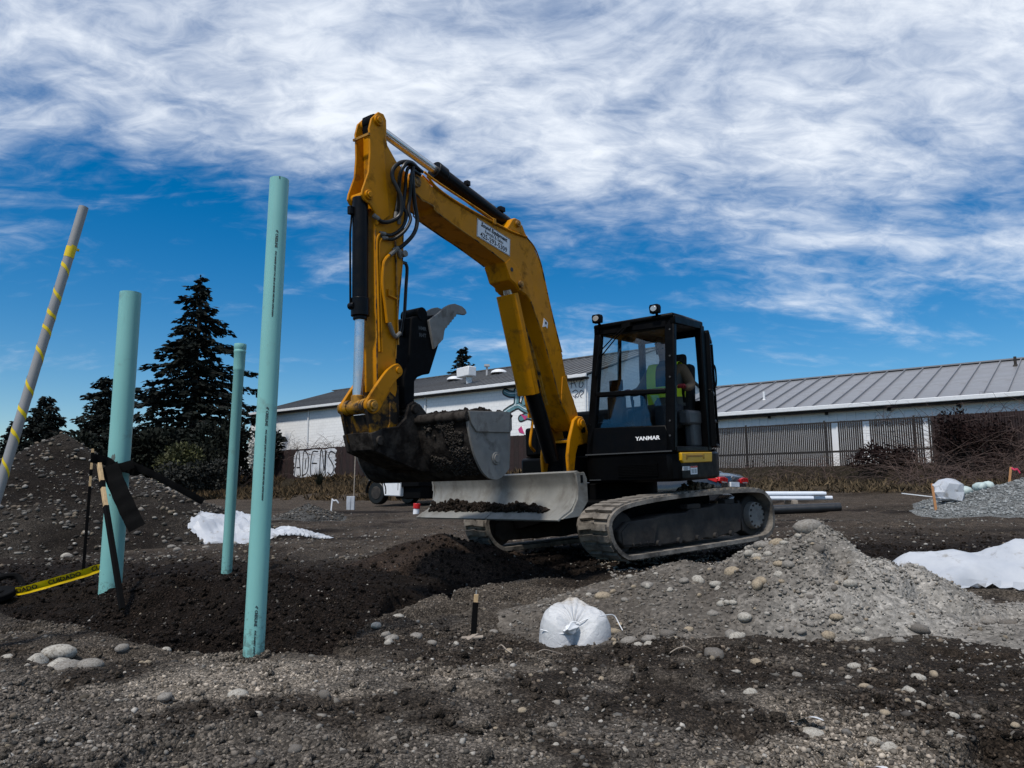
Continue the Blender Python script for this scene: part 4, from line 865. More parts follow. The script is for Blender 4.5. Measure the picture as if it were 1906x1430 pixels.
# interior
b = MB(); b.box((-.08, .68, 1.36), (.46, .46, .14)); b.box((-.30, .68, 1.72), (.14, .44, .62), Matrix.Rotation(-.14, 3, 'Y')); b.box((-.35, .68, 2.08), (.09, .26, .16), Matrix.Rotation(-.14, 3, 'Y')); b.box((-.12, .62, 1.2), (.3, .3, .26)); b.build('operator_seat', M_['seat'], ex, .04)
for y, z in ((.36, 1.46), (.98, 1.40)):
    b = MB(); b.box((-.02, y, z), (.46, .13, .16)); b.box((-.05, y, 1.26), (.30, .10, .36)); cs = b.build('console', M_['plastic'], ex, .03)
    b = MB(); b.tube([(.15, y, 1.56), (.165, y, 1.66), (.15, y, 1.74)], [.012, .016, .022], 8); b.build('joystick', M_['blackmat'], cs)
b = MB(); b.box((.40, .30, 1.52), (.10, .18, .30)); b.box((.42, .55, 1.22), (.12, .3, .10)); b.tube([(.42, .48, 1.1), (.36, .48, 1.62)], .014, 8); b.tube([(.42, .62, 1.1), (.36, .62, 1.62)], .014, 8); b.build('travel_levers', M_['plastic'], ex, .01)
b = MB(); b.box((.34, .27, 1.80), (.04, .16, .12)); b.build('monitor', M_['blackmat'], ex, .01)
# hand rail and mirror on the tank side
b = MB(); b.tube(smoothpath([(.66, -.75, 1.90), (.65, -.75, 1.71), (.60, -.75, 1.58), (.53, -.75, 1.53), (.55, -.75, 1.40), (.60, -.75, 1.20), (.52, -.75, 1.12)], 5), .016, 8); b.box((.57, -.75, 1.53), (.09, .02, .05)); b.build('grab_rail', M_['yellow'], ex)
b = MB(); G = [[(.62 - .05 * math.cos(t), -.80 + .085 * math.sin(t) * math.cos(a), 1.90 + .105 * math.sin(t) * math.sin(a)) for a in np.linspace(0, 6.283, 24, endpoint=False)] for t in np.linspace(.02, 1.57, 8)]; b.grid(G, wrap=True); mi = b.build('mirror', M_['blackmat'], ex, smooth=60)
b = MB(); b.prism([(-.80 + .082 * math.cos(a), 1.90 + .10 * math.sin(a)) for a in np.linspace(0, 6.283, 28, endpoint=False)], 'x', .612, .622); b.build('mirror_glass', M_['chrome'], mi)
# ---- swing bracket
brk = [(.74, 1.43), (.66, 1.475), (.56, 1.47), (.50, 1.40), (.46, 1.28), (.42, 1.18), (.68, 1.15), (.73, 1.06), (.80, .80), (.88, .80), (.895, 1.04), (.845, 1.22), (.785, 1.34)]
b = MB()
for y0 in (-.085, -.415): b.prism(brk, 'y', y0, y0 + .04)
sb = b.build('swing_bracket', M_['yellow'], ex, .012)
b = MB(); b.prism([(.52, 1.24), (.70, 1.20), (.84, .86), (.60, .82), (.40, .9), (.40, 1.2)], 'y', -.372, -.087); b.build('bracket_web', M_['blackmat'], sb, .01)
b = MB(); b.bar((.74, -.37, 1.20), (.74, -.09, 1.20), .05, .03); b.build('bracket_rib', M_['yellow'], sb, .006)
b = MB(); b.cyl((.62, -.44, 1.39), (.62, -.025, 1.39), .062, n=24); b.cyl((.62, -.025, 1.39), (.62, -.005, 1.39), .045, n=20); b.build('foot_pin', M_['yellow'], sb, .006)
b = MB(); b.box((.585, -.035, 1.34), (.05, .03, .09)); b.build('pin_keeper', M_['blackmat'], sb, .006)
b = MB(); b.box((.5, YC, .90), (.5, .36, .28)); b.cyl((.62, YC, .70), (.62, YC, 1.1), .10, n=20); b.build('bracket_mount', M_['blackmat'], ex, .02)
# ---- boom
boom_low = [(3.13, 3.51), (3.145, 3.45), (3.12, 3.39), (2.97, 3.32), (2.94, 3.32), (2.82, 3.30), (2.79, 3.26), (2.44, 3.165), (2.23, 3.115), (1.9, 3.02), (1.81, 2.99), (1.77, 2.92), (1.74, 2.82), (1.65, 2.79), (1.58, 2.73), (1.44, 2.70), (1.38, 2.65), (1.2, 2.33), (1.06, 2.0), (.91, 1.62), (.82, 1.50), (.73, 1.37), (.66, 1.32), (.58, 1.32), (.545, 1.38), (.57, 1.46)]
boom_up = [(.60, 1.55), (.635, 1.65), (.72, 1.78), (.785, 1.96), (.84, 2.17), (.94, 2.42), (1.05, 2.73), (1.12, 2.96), (1.18, 3.12), (1.28, 3.26), (1.42, 3.34), (1.49, 3.44), (1.54, 3.49), (1.60, 3.495), (1.65, 3.47), (1.71, 3.39), (1.77, 3.335), (2.0, 3.35), (2.43, 3.40), (2.83, 3.485), (2.93, 3.54), (3.07, 3.555)]
BY0, BY1 = -.36, -.10
b = MB(); b.prism(boom_low + boom_up, 'y', BY0, BY1); boom = b.build('boom', M_['yellow'], ex, .010)
def offs(poly, keep): return poly
for s_, y in ((1, BY1), (-1, BY0)):       # reinforcing plates, welded proud of the side
    y0, y1 = (y, y + .008) if s_ > 0 else (y - .008, y)
    b = MB(); b.prism([(3.14, 3.50), (3.12, 3.40), (2.98, 3.33), (2.84, 3.315), (2.80, 3.38), (2.86, 3.48), (2.95, 3.535), (3.07, 3.55)], 'y', y0, y1); b.build('tip_plate', M_['yellow'], boom, .004)
    b = MB(); b.prism([(1.80, 2.98), (1.76, 2.90), (1.73, 2.83), (1.65, 2.80), (1.58, 2.74), (1.46, 2.71), (1.42, 2.76), (1.50, 2.86), (1.60, 2.98), (1.72, 3.04)], 'y', y0, y1); b.build('lug_plate', M_['yellow'], boom, .004)
    b = MB(); b.prism([(1.75, 3.35), (1.42, 3.345), (1.49, 3.435), (1.54, 3.485), (1.60, 3.49), (1.65, 3.465), (1.71, 3.39)], 'y', y0, y1); b.build('cylinder_lug', M_['yellow'], boom, .004)
    b = MB(); b.prism([(.60, 1.54), (.57, 1.44), (.60, 1.34), (.72, 1.37), (.80, 1.50), (.90, 1.64), (.86, 1.90), (.80, 1.90)], 'y', y0, y1); b.build('foot_plate', M_['yellow'], boom, .004)
for (x, z, rr) in ((1.575, 3.435, .035), (3.06, 3.46, .05), (1.57, 2.80, .035)):
    b = MB(); b.cyl((x, BY0 - .035, z), (x, BY1 + .035, z), rr, n=20); b.cyl((x, BY1 + .03, z), (x, BY1 + .04, z), rr * .55, n=14); b.build('pin', M_['yellow_oily'], boom, .004)
b = MB(); b.cyl((1.70, BY1 + .001, 2.93), (1.70, BY1 + .012, 2.93), .022, n=14); b.build('lug_hole', M_['ink'], boom)
for pts, rr in (([(2.95, 3.585), (2.74, 3.53), (2.03, 3.395), (1.96, 3.35)], .011), ([(2.91, 3.555), (2.76, 3.475), (2.41, 3.405), (1.75, 3.335), (1.42, 3.33)], .011), ([(2.93, 3.57), (2.75, 3.50), (2.38, 3.42), (1.9, 3.35)], .009)):
    b = MB(); b.tube(smoothpath(P3(pts, BY1 + .012 if rr > .01 else BY1 - .03), 5), rr, 8); b.build('hydraulic_line', M_['yellow'], boom)
b = MB(); b.box((1.97, BY1 + .008, 3.365), (.05, .035, .06)); b.build('line_clamp', M_['yellow'], boom, .004)
b = MB(); b.tube(P3([(1.45, 2.62), (1.30, 2.35), (1.12, 1.98), (.98, 1.60)], YC), .018, 8); b.build('hydraulic_line', M_['yellow_oily'], boom)
for (x, z) in ((1.02, 2.62), (.93, 2.38), (.84, 2.14), (.755, 1.90)):
    b = MB(); b.box((x - .005, YC, z), (.04, .24, .05), Matrix.Rotation(.33, 3, 'Y')); b.build('hose_clip', M_['yellow_oily'], boom, .004)
for s_, y in ((1, BY1), (-1, BY0)):       # plate edges standing proud along the box section
    for part in (boom_low[2:11], boom_low[16:21], boom_up[4:12], boom_up[16:20]):
        P = smoothpath(P3([(a, c) for a, c in part], y + s_ * .001), 3); b = MB(); b.tube(P, .0075, 6); b.build('weld_seam', M_['yellow_oily'], boom)
# sign on the boom
uu = Vector((-.983, 0, -.183)); vv = Vector((-.10, 0, .98)); sc = Vector((1.965, BY1 + .004, 3.203))
b = MB(); q = [sc + uu * a + vv * c for a, c in ((-.262, -.093), (.262, -.093), (.262, .093), (-.262, .093))]; b.add([tuple(p) for p in q] + [tuple(p - Vector((0, .003, 0))) for p in q], [(0, 1, 2, 3), (7, 6, 5, 4), (0, 1, 5, 4), (1, 2, 6, 5), (2, 3, 7, 6), (3, 0, 4, 7)]); sg = b.build('sign_plate', M_['sign'], boom)
def sign_text(body_, size, dx, dy, shear=0, bold=0, sx=1., m='ink'):
    V, F = text2d(body_, size, 'CENTER', shear, bold); b = MB(); b.add([tuple(sc + uu * (x * sx + dx) + vv * (y + dy) + Vector((0, .002, 0))) for x, y in V], F); b.build('lettering', M_[m], sg, smooth=0)
sign_text('Sound Equipment', .058, -.0, .055, .15, .0022, 1.0); sign_text('Rentals & Sales', .052, .0, .005, 0, .0003, .92); sign_text('425-293-5309', .072, 0, -.052, 0, .0009, 1.05)
for a, c, w, h in ((0, .088, .515, .004), (0, -.088, .515, .004), (-.256, 0, .004, .176), (.256, 0, .004, .176)):
    b = MB(); q = [sc + uu * (a + i * w / 2) + vv * (c + j * h / 2) + Vector((0, .0015, 0)) for i, j in ((-1, -1), (1, -1), (1, 1), (-1, 1))]; b.add([tuple(p) for p in q], [(0, 1, 2, 3)]); b.build('border', M_['ink'], sg, smooth=0)
b = MB(); b.prism([(1.155, 2.505), (1.085, 2.465), (1.10, 2.40), (1.13, 2.42), (1.185, 2.405)], 'y', BY1, BY1 + .003); wb = b.build('warning_decal', M_['sign'], boom)
b = MB(); b.cyl((1.125, BY1 + .003, 2.455), (1.125, BY1 + .005, 2.455), .016, n=12); b.build('decal_mark', M_['ink'], wb)
# ---- boom cylinder with guard
b = MB(); b.cyl((.92, YC, 1.0), (1.27, YC, 1.80), .085, n=24); b.cyl((1.25, YC, 1.75), (1.28, YC, 1.83), .098, n=24); bc = b.build('boom_cylinder', M_['cyl'], ex, .006)
b = MB(); b.cyl((1.27, YC, 1.80), (1.60, YC, 2.76), .05, n=20); b.build('rod', M_['chrome'], bc)
b = MB(); dirv = Vector((1.60 - 1.28, 0, 2.76 - 1.70)).normalized(); nv_ = Vector((dirv.z, 0, -dirv.x))
def GP(t, y, o): p = Vector((1.28, 0, 1.70)) + dirv * t + nv_ * o; return (p.x, y, p.z)
prof = [(YC - .125, .00), (YC - .12, .06), (YC - .09, .085), (YC + .09, .085), (YC + .12, .06), (YC + .125, .00)]
pin_ = [(YC - .113, .00), (YC - .108, .054), (YC - .086, .073), (YC + .086, .073), (YC + .108, .054), (YC + .113, .00)]
ring_ = prof + pin_[::-1]; n = len(ring_)
b.add([GP(0.0, y, o) for y, o in ring_] + [GP(1.06, y, o) for y, o in ring_], [list(range(n - 1, -1, -1)), list(range(n, 2 * n))] + [[i, (i + 1) % n, n + (i + 1) % n, n + i] for i in range(n)]); b.build('rod_guard', M_['yellow'], bc, .006)
# ---- arm cylinder on top of the boom
b = MB(); b.cyl((1.52, YC, 3.455), (2.60, YC, 3.715), .072, n=24); b.cyl((2.54, YC, 3.70), (2.66, YC, 3.73), .086, n=24); b.box((2.25, YC + .05, 3.70), (.05, .05, .05)); b.box((1.72, YC + .05, 3.575), (.08, .05, .05)); ac = b.build('arm_cylinder', M_['cyl'], ex, .006)
b = MB(); b.cyl((2.62, YC, 3.72), (3.42, YC, 3.905), .042, n=20); b.build('rod', M_['chrome'], ac)
b = MB(); b.cyl((3.43, YC - .05, 3.91), (3.43, YC + .05, 3.91), .07, n=20); b.build('rod_eye', M_['blackmat'], ac)
# ---- stick
st_r = [(3.44, 3.985), (3.38, 3.985), (3.345, 3.95), (3.345, 3.83), (3.32, 3.73), (3.22, 3.62), (3.10, 3.55), (3.03, 3.46), (3.05, 3.36), (3.12, 3.24), (3.15, 3.0), (3.17, 2.72), (3.22, 2.4), (3.265, 2.03), (3.28, 1.90), (3.275, 1.70), (3.26, 1.43), (3.27, 1.24), (3.30, 1.15), (3.35, 1.12), (3.40, 1.14), (3.43, 1.19), (3.47, 1.28), (3.50, 1.44), (3.50, 1.9), (3.495, 2.2), (3.49, 2.71), (3.485, 2.98)]
b = MB(); b.prism(st_r + [(3.47, 3.3), (3.47, 3.75), (3.47, 3.85)], 'y', YC - .075, YC + .075); stick = b.build('stick', M_['yellow'], ex, .010)
cheek = [(3.485, 2.98), (3.50, 3.09), (3.56, 3.145), (3.62, 3.165), (3.645, 3.20), (3.635, 3.25), (3.565, 3.42), (3.545, 3.59), (3.545, 3.73), (3.55, 3.80), (3.52, 3.90), (3.44, 3.985), (3.38, 3.985), (3.35, 3.94), (3.35, 3.82), (3.38, 3.7), (3.36, 3.4), (3.33, 3.1)]
for y0 in (YC - .095, YC + .075):
    b = MB(); b.prism(cheek, 'y', y0, y0 + .02); b.build('cheek_plate', M_['yellow'], stick, .006)
b = MB(); b.prism([(3.545, 3.74), (3.56, 3.74), (3.56, 3.76), (3.545, 3.76)], 'y', YC - .10, YC + .10); b.build('top_rib', M_['yellow_oily'], stick)
b = MB(); b.box((3.44, YC, 3.88), (.10, .12, .16)); b.build('top_grease', M_['blackmat'], stick, .01)
for (x, z, rr, w) in ((3.45, 3.90, .045, .115), (3.575, 3.215, .04, .115), (3.35, 1.195, .075, .135), (3.34, 1.77, .045, .16)):
    b = MB(); b.cyl((x, YC - w, z), (x, YC + w, z), rr, n=24); b.cyl((x, YC + w, z), (x, YC + w + .012, z), rr * .62, n=16); b.build('pin', M_['yellow_oily'] if rr > .05 else M_['yellow'], stick, .004)
b = MB(); b.cyl((3.35, YC + .14, 1.195), (3.35, YC + .152, 1.195), .05, n=20); b.build('pin_bore', M_['ink'], stick)
b = MB(); b.prism([(3.30, 1.50), (3.28, 1.24), (3.33, 1.13), (3.41, 1.15), (3.43, 1.22), (3.38, 1.34), (3.37, 1.52)], 'y', YC + .075, YC + .09); b.build('end_plate', M_['greasy'], stick, .005)
b = MB(); b.prism([(3.262, 1.66), (3.258, 1.43), (3.27, 1.24), (3.30, 1.15), (3.40, 1.14), (3.47, 1.28), (3.50, 1.44), (3.50, 1.60), (3.42, 1.52), (3.36, 1.60), (3.30, 1.56)], 'y', YC - .078, YC + .0775); b.build('greased_end', M_['greasy'], stick)
for pts, y, rr in (([(3.42, 2.93), (3.46, 2.90), (3.48, 2.82), (3.48, 2.52), (3.475, 1.92)], YC + .086, .009), ([(3.40, 2.89), (3.435, 2.87), (3.455, 2.80), (3.455, 2.53), (3.45, 1.92)], YC + .086, .009), ([(3.35, 2.75), (3.39, 2.71), (3.42, 2.65), (3.435, 2.48), (3.41, 2.32), (3.39, 2.17)], YC + .092, .016)):
    b = MB(); b.tube(smoothpath(P3(pts, y), 5), rr, 8); b.build('hydraulic_line', M_['yellow'], stick)
b = MB(); b.tube(P3([(3.375, 2.17), (3.33, 2.08), (3.30, 2.06)], YC + .10), .018, 8); b.cyl((3.30, YC + .10, 2.06), (3.25, YC + .10, 2.10), .017, n=8); b.build('hose_coupling', M_['steel'], stick)
b = MB(); b.cyl((3.35, YC + .10, 2.75), (3.27, YC + .10, 2.82), .018, n=10); b.cyl((3.25, YC + .09, 2.84), (3.20, YC + .09, 2.76), .024, n=10); b.cyl((3.20, YC + .06, 2.79), (3.20, YC + .14, 2.79), .028, n=12); b.build('stop_valve', M_['steel'], stick, .002)
b = MB(); b.box((3.36, YC + .085, 2.43), (.014, .02, .06)); b.bar((3.36, YC + .085, 2.41), (3.25, YC + .085, 2.39), .02, .014); b.build('hose_guide', M_['yellow'], stick)
for s_, y in ((1, YC + .088), (1, YC - .088)):
    b = MB(); b.bar((3.27, y, 2.95), (3.265, y, 2.0), .016, .010); b.build('edge_strip', M_['yellow_oily'], stick)
for y in (YC + .076, YC - .076):
    b = MB(); b.tube(P3([(3.135, 3.2), (3.16, 3.0), (3.18, 2.72), (3.23, 2.4), (3.272, 2.03), (3.285, 1.88)], y), .006, 6); b.build('weld_seam', M_['yellow_oily'], stick)
    b = MB(); b.tube(P3([(3.485, 2.95), (3.487, 2.7), (3.492, 2.2), (3.497, 1.65)], y), .006, 6); b.build('weld_seam', M_['yellow_oily'], stick)
# ---- hoses at the elbow
HO = [([(3.02, 3.56), (3.14, 3.60), (3.26, 3.57), (3.33, 3.50), (3.34, 3.42), (3.31, 3.33), (3.28, 3.24), (3.28, 3.11), (3.35, 3.04), (3.43, 3.02), (3.49, 3.05)], -.07, .018),
      ([(3.04, 3.54), (3.17, 3.55), (3.20, 3.47), (3.19, 3.36), (3.21, 3.2), (3.20, 3.12), (3.25, 3.0), (3.33, 2.93), (3.42, 2.925)], -.075, .015),
      ([(3.04, 3.52), (3.15, 3.52), (3.17, 3.42), (3.16, 3.3), (3.18, 3.17), (3.18, 3.08), (3.24, 2.97), (3.32, 2.895), (3.40, 2.89)], -.05, .015),
      ([(3.05, 3.57), (3.14, 3.56), (3.14, 3.42), (3.10, 3.26), (3.07, 3.1), (3.12, 2.97), (3.21, 2.86), (3.27, 2.82)], -.055, .018),
      ([(3.02, 3.55), (3.20, 3.58), (3.28, 3.50), (3.27, 3.38), (3.24, 3.22), (3.22, 3.08)], -.04, .015), ([(3.00, 3.57), (3.17, 3.585), (3.24, 3.48), (3.23, 3.3), (3.26, 3.12)], -.09, .016)]
for pts, y, rr in HO:
    b = MB(); nn = len(pts); hp = [(x, (y + .02 * math.sin(i * 1.3)) * (1 - sst(nn - 4, nn - 1, i)) + (-.142) * sst(nn - 4, nn - 1, i), z) for i, (x, z) in enumerate(pts)]; b.tube(smoothpath(hp, 6), rr, 10); ho = b.build('hose', M_['hose'], ex)
    e0, e1 = Vector(hp[-1]), (Vector(hp[-1]) - Vector(hp[-2])).normalized(); b = MB(); b.cyl(e0 - e1 * .03, e0 + e1 * .025, rr * 1.15, n=10); b.build('hose_fitting', M_['steel'], ho)
b = MB(); b.tube(smoothpath(P3([(3.06, 2.75), (3.05, 2.70), (3.07, 2.53), (3.10, 2.26), (3.14, 2.1)], YC), 5), .015, 8); b.bar((3.17, YC, 2.76), (3.06, YC, 2.755), .03, .02); b.build('hose', M_['hose'], ex)
# ---- bucket cylinder, links
b = MB(); b.cyl((3.575, YC, 3.21), (3.60, YC, 2.22), .066, n=24); b.cyl((3.597, YC, 2.36), (3.60, YC, 2.21), .075, n=24); b.cyl((3.60, YC, 2.21), (3.601, YC, 2.18), .058, n=24); b.tube([(3.64, YC - .03, 3.10), (3.665, YC - .03, 2.9), (3.675, YC - .03, 2.30)], .010, 6); b.box((3.66, YC - .02, 3.09), (.05, .04, .07)); b.cyl((3.665, YC - .05, 2.29), (3.665, YC + .01, 2.29), .03, n=12); kc = b.build('bucket_cylinder', M_['cyl'], ex, .005)
b = MB(); b.cyl((3.60, YC, 2.2), (3.64, YC, 1.53), .042, n=20); b.build('rod', M_['chrome'], kc)
b = MB(); b.cyl((3.64, YC, 1.56), (3.645, YC, 1.47), .052, n=20); b.cyl((3.645, YC - .06, 1.465), (3.645, YC + .06, 1.465), .058, n=20); b.build('rod_eye', M_['yellow_oily'], kc, .005)
lk = smoothpath(P3([(3.39, 1.81), (3.34, 1.825), (3.295, 1.79), (3.295, 1.74), (3.36, 1.69), (3.44, 1.60), (3.51, 1.50), (3.56, 1.43), (3.62, 1.40), (3.68, 1.42), (3.70, 1.48), (3.66, 1.54), (3.56, 1.66), (3.46, 1.765)], 0) + P3([(3.39, 1.81)], 0), 3)[:-1]
for y0 in (-.10, -.39):
    b = MB(); b.prism([(p.x, p.z) for p in lk], 'y', y0, y0 + .032); b.build('link_arm', M_['yellow'], ex, .006)
b = MB(); b.cyl((3.645, YC - .19, 1.465), (3.645, YC + .19, 1.465), .050, n=20); b.cyl((3.645, YC + .19, 1.465), (3.645, YC + .205, 1.465), .030, n=16); b.cyl((3.645, YC - .12, 1.465), (3.645, YC - .08, 1.465), .062, n=20); b.cyl((3.645, YC + .08, 1.465), (3.645, YC + .12, 1.465), .062, n=20); b.build('link_pin', M_['yellow_oily'], ex, .004)
b = MB()
for y0 in (YC - .16, YC + .13): b.prism([(3.70, 1.47), (3.645, 1.52), (3.59, 1.47), (3.50, 1.22), (3.53, 1.15), (3.60, 1.15), (3.64, 1.21)], 'y', y0, y0 + .03)
b.prism([(3.66, 1.40), (3.60, 1.40), (3.55, 1.24), (3.60, 1.22)], 'y', YC - .14, YC + .14); b.build('bucket_link', M_['greasy'], ex, .006)
# ---- bucket
KY0, KY1 = -.88, .47; KC = (KY0 + KY1) / 2
kp = [(2.37, 1.40), (2.375, 1.29), (2.47, 1.12), (2.60, .955), (2.70, .875), (2.80, .845), (2.90, .862), (2.99, .93), (3.07, 1.06), (3.12, 1.22), (3.15, 1.375)]
kp = [(p.x, p.z) for p in smoothpath(P3(kp, 0), 4)]
def kw(x): return np.interp(x, [2.35, 2.62, 3.2], [.50, .675, .675])
def shell(path, th):
    b = MB(); G = []; n = len(path)
    A = np.array(path); t = np.gradient(A, axis=0); t /= np.linalg.norm(t, axis=1)[:, None]; nn = np.stack([-t[:, 1], t[:, 0]], 1); B = A + nn * th
    for (x, z), (xi, zi) in zip(A, B):
        w = kw(x); G.append([(x, KC - w, z), (x, KC + w, z), (xi, KC + w, zi), (xi, KC - w, zi)])
    b.grid(G, wrap=True); b.add([G[0][k] for k in range(4)] + [G[-1][k] for k in range(4)], [(0, 1, 2, 3), (7, 6, 5, 4)]); return b
bk = shell(kp, .018).build('bucket', M_['steel_dirty'], ex, smooth=40)
def side_plate(s_, name, poly, off, th, m, parent):
    out = MB()
    for lo, hi in ((2.3, 2.62), (2.62, 3.3)):           # the plate is bent inwards towards the lip
        q = []
        n = len(poly)
        for i in range(n):
            a, c = poly[i], poly[(i + 1) % n]
            if lo <= a[0] <= hi: q.append(a)
            for e in (lo, hi):
                if (a[0] - e) * (c[0] - e) < 0: k = (e - a[0]) / (c[0] - a[0]); q.append((e, a[1] + k * (c[1] - a[1])))
        if len(q) < 3: continue
        cx = np.mean([p[0] for p in q]); cz = np.mean([p[1] for p in q])
        q = [q[i] for i in range(len(q)) if i == 0 or abs(q[i][0] - q[i - 1][0]) + abs(q[i][1] - q[i - 1][1]) > 1e-6]; n = len(q)
        A = [(x, KC + s_ * (kw(x) + off), z) for x, z in q]; B = [(x, KC + s_ * (kw(x) + off + th), z) for x, z in q]
        out.add(A + B, [list(range(n)), list(range(2 * n - 1, n - 1, -1))] + [[i, (i + 1) % n, n + (i + 1) % n, n + i] for i in range(n)])
    return out.build(name, m, parent, .003)
for s_ in (1, -1):
    pl = side_plate(s_, 'side_plate', kp + [(3.0, 1.385)], -.002, .022, M_['steel'], bk)
    side_plate(s_, 'rim_band', [(3.14, 1.40), (2.375, 1.415), (2.36, 1.38), (2.375, 1.27), (2.58, 1.235), (3.05, 1.235), (3.11, 1.30)], .020, .016, M_['steel'], bk)
    b = MB(); yb_ = KC + s_ * .695
    b.cyl((2.80, yb_, 1.02), (2.80, yb_ + s_ * .012, 1.02), .055, .05, 24); b.cyl((2.80, yb_ + s_ * .010, 1.02), (2.80, yb_ + s_ * .020, 1.02), .036, n=18); b.build('wear_boss', M_['steel'], bk, .003)
b = MB(); b.prism([(2.345, 1.43), (2.385, 1.43), (2.40, 1.27), (2.36, 1.27)], 'y', KC - .515, KC + .515); b.build('cutting_lip', M_['steel'], bk, .004)
b = MB(); b.cyl((3.13, KC - .70, 1.36), (3.13, KC + .695, 1.36), .045, n=20); b.build('torsion_tube', M_['steel_dirty'], bk, .004)
ear = [(3.66, 1.25), (3.62, 1.11), (3.40, 1.03), (3.10, .93), (2.98, .93), (2.96, 1.36), (3.03, 1.44), (3.10, 1.50), (3.17, 1.525), (3.23, 1.49), (3.27, 1.38), (3.36, 1.31), (3.52, 1.29)]
for y0 in (-.10, -.40):
    b = MB(); b.prism(ear, 'y', y0, y0 + .035); b.build('bucket_ear', M_['steel_dirty'], bk, .008)
for x, z in ((3.17, 1.455), (3.565, 1.19)):
    b = MB(); b.cyl((x, -.42, z), (x, -.045, z), .039, n=20); b.build('ear_pin', M_['steel_dirty'], bk, .004)
b = MB(); b.prism([(3.64, 1.26), (3.60, 1.12), (3.35, 1.0), (3.05, .95), (3.05, 1.0), (3.33, 1.06), (3.55, 1.16), (3.58, 1.26)], 'y', -.365, -.10); b.build('coupler_base', M_['steel_dirty'], bk, .006)
r = np.random.default_rng(19); L_ = []
for i in range(900):
    x = r.uniform(2.44, 3.10); y = KC + r.uniform(-.56, .62); L_.append(((x, y, 1.33 + .05 * r.random() + .045 * math.sin((x - 2.4) / .7 * 3.14)), r.uniform(.012, .04)))
clods('bucket_soil', L_, 'dark soil filling the excavator bucket to its rim', EXM, (.020, .016, .0135), 20)
r = np.random.default_rng(21); L_ = []
for i in range(3800):        # earth stuck to the outside of the bucket's back
    k = r.uniform(.66, .999); j = k * (len(kp) - 1); j0 = int(j); a = tuple(np.array(kp[j0]) * (1 - j + j0) + np.array(kp[j0 + 1]) * (j - j0)); y = r.uniform(.02, .44); z = a[1] + r.normal(0, .004)
    if fbm(np.array([y]), np.array([z]), .14, 3, 5)[0] < -.02 - .25 * (k - .80): continue
    L_.append(((a[0] + .004, y, z), r.uniform(.005, .014)))
clods('caked_soil', L_, 'damp soil caked on the back of the bucket', EXM, (.050, .043, .037), 22)
# ---- thumb
th = [(2.79, 2.32), (3.07, 2.27), (3.11, 2.25), (3.15, 1.9), (3.22, 1.73), (3.22, 1.46), (3.10, 1.46), (3.09, 1.70), (3.05, 1.74), (2.98, 1.765), (2.90, 1.78), (2.75, 2.10), (2.72, 2.20)]
b = MB(); b.prism(th, 'y', YC - .10, YC + .10); tb = b.build('thumb', M_['blackmat'], ex, .012)
tip = [(2.79, 2.33), (2.70, 2.40), (2.63, 2.435), (2.57, 2.45), (2.47, 2.44), (2.42, 2.415), (2.405, 2.385), (2.43, 2.365), (2.53, 2.36)]
x, z = 2.53, 2.36
for i in range(6): tip += [(x + .018, z - .002), (x + .030 + i * .001, z - .030)]; x += .031; z -= .030
tip += [(2.74, 2.10), (2.86, 2.0), (2.92, 2.25)]
for y0 in (YC - .12, YC + .095):
    b = MB(); b.prism(tip, 'y', y0, y0 + .03); b.build('thumb_tine', M_['steel'], tb, .004)
b = MB(); b.cyl((2.98, YC - .105, 2.30), (2.98, YC + .105, 2.30), .06, n=20); b.build('thumb_pivot', M_['blackmat'], tb)
for j, row in enumerate(('HMR', 'RHT')):
    V, F = text2d(row, .045, 'CENTER', 0, .001); b = MB(); b.add([(2.98 - u, YC + .1012, 2.17 - .06 * j + v) for u, v in V], F); b.build('lettering', M_['plastic'], tb, smooth=0)
# ---- operator
op = thing('person', 'seated machine operator in a yellow hi-vis vest, brown sleeves and red gloves', 'person', M=EXM @ Matrix.Translation((-.02, .70, 1.44)))
def skin(name, chain, edges, m, parent, root=0, sub=2):
    me = bpy.data.meshes.new(name); me.from_pydata([c[0] for c in chain], edges, []); o = link(name, me, parent); me.materials.append(m)
    md = o.modifiers.new('skin', 'SKIN'); md.use_smooth_shade = True
    lay = me.skin_vertices[0] if len(me.skin_vertices) else None
    if lay is None:
        bm = bmesh.new(); bm.from_mesh(me); bm.verts.layers.skin.verify(); bm.to_mesh(me); bm.free(); lay = me.skin_vertices[0]
    for i, c in enumerate(chain):
        lay.data[i].radius = c[1] if isinstance(c[1], tuple) else (c[1], c[1]); lay.data[i].use_root = (i == root)
    s_ = o.modifiers.new('sub', 'SUBSURF'); s_.levels = 1; s_.render_levels = sub; return o
def cloth_mat():
    m, nt, b = _tree('operator_clothes'); tc = nt.nodes.new('ShaderNodeTexCoord').outputs['Object']; sx = nt.nodes.new('ShaderNodeSeparateXYZ'); nt.links.new(tc, sx.inputs[0])
    c = _mix(nt, _range(nt, sx.outputs[2], .16, .17), (.025, .028, .035), (.10, .065, .035))
    c = _mix(nt, _range(nt, sx.outputs[2], .615, .622), c, (.42, .25, .17))
    nt.links.new(c, b.inputs['Base Color']); b.inputs['Roughness'].default_value = .85; return m
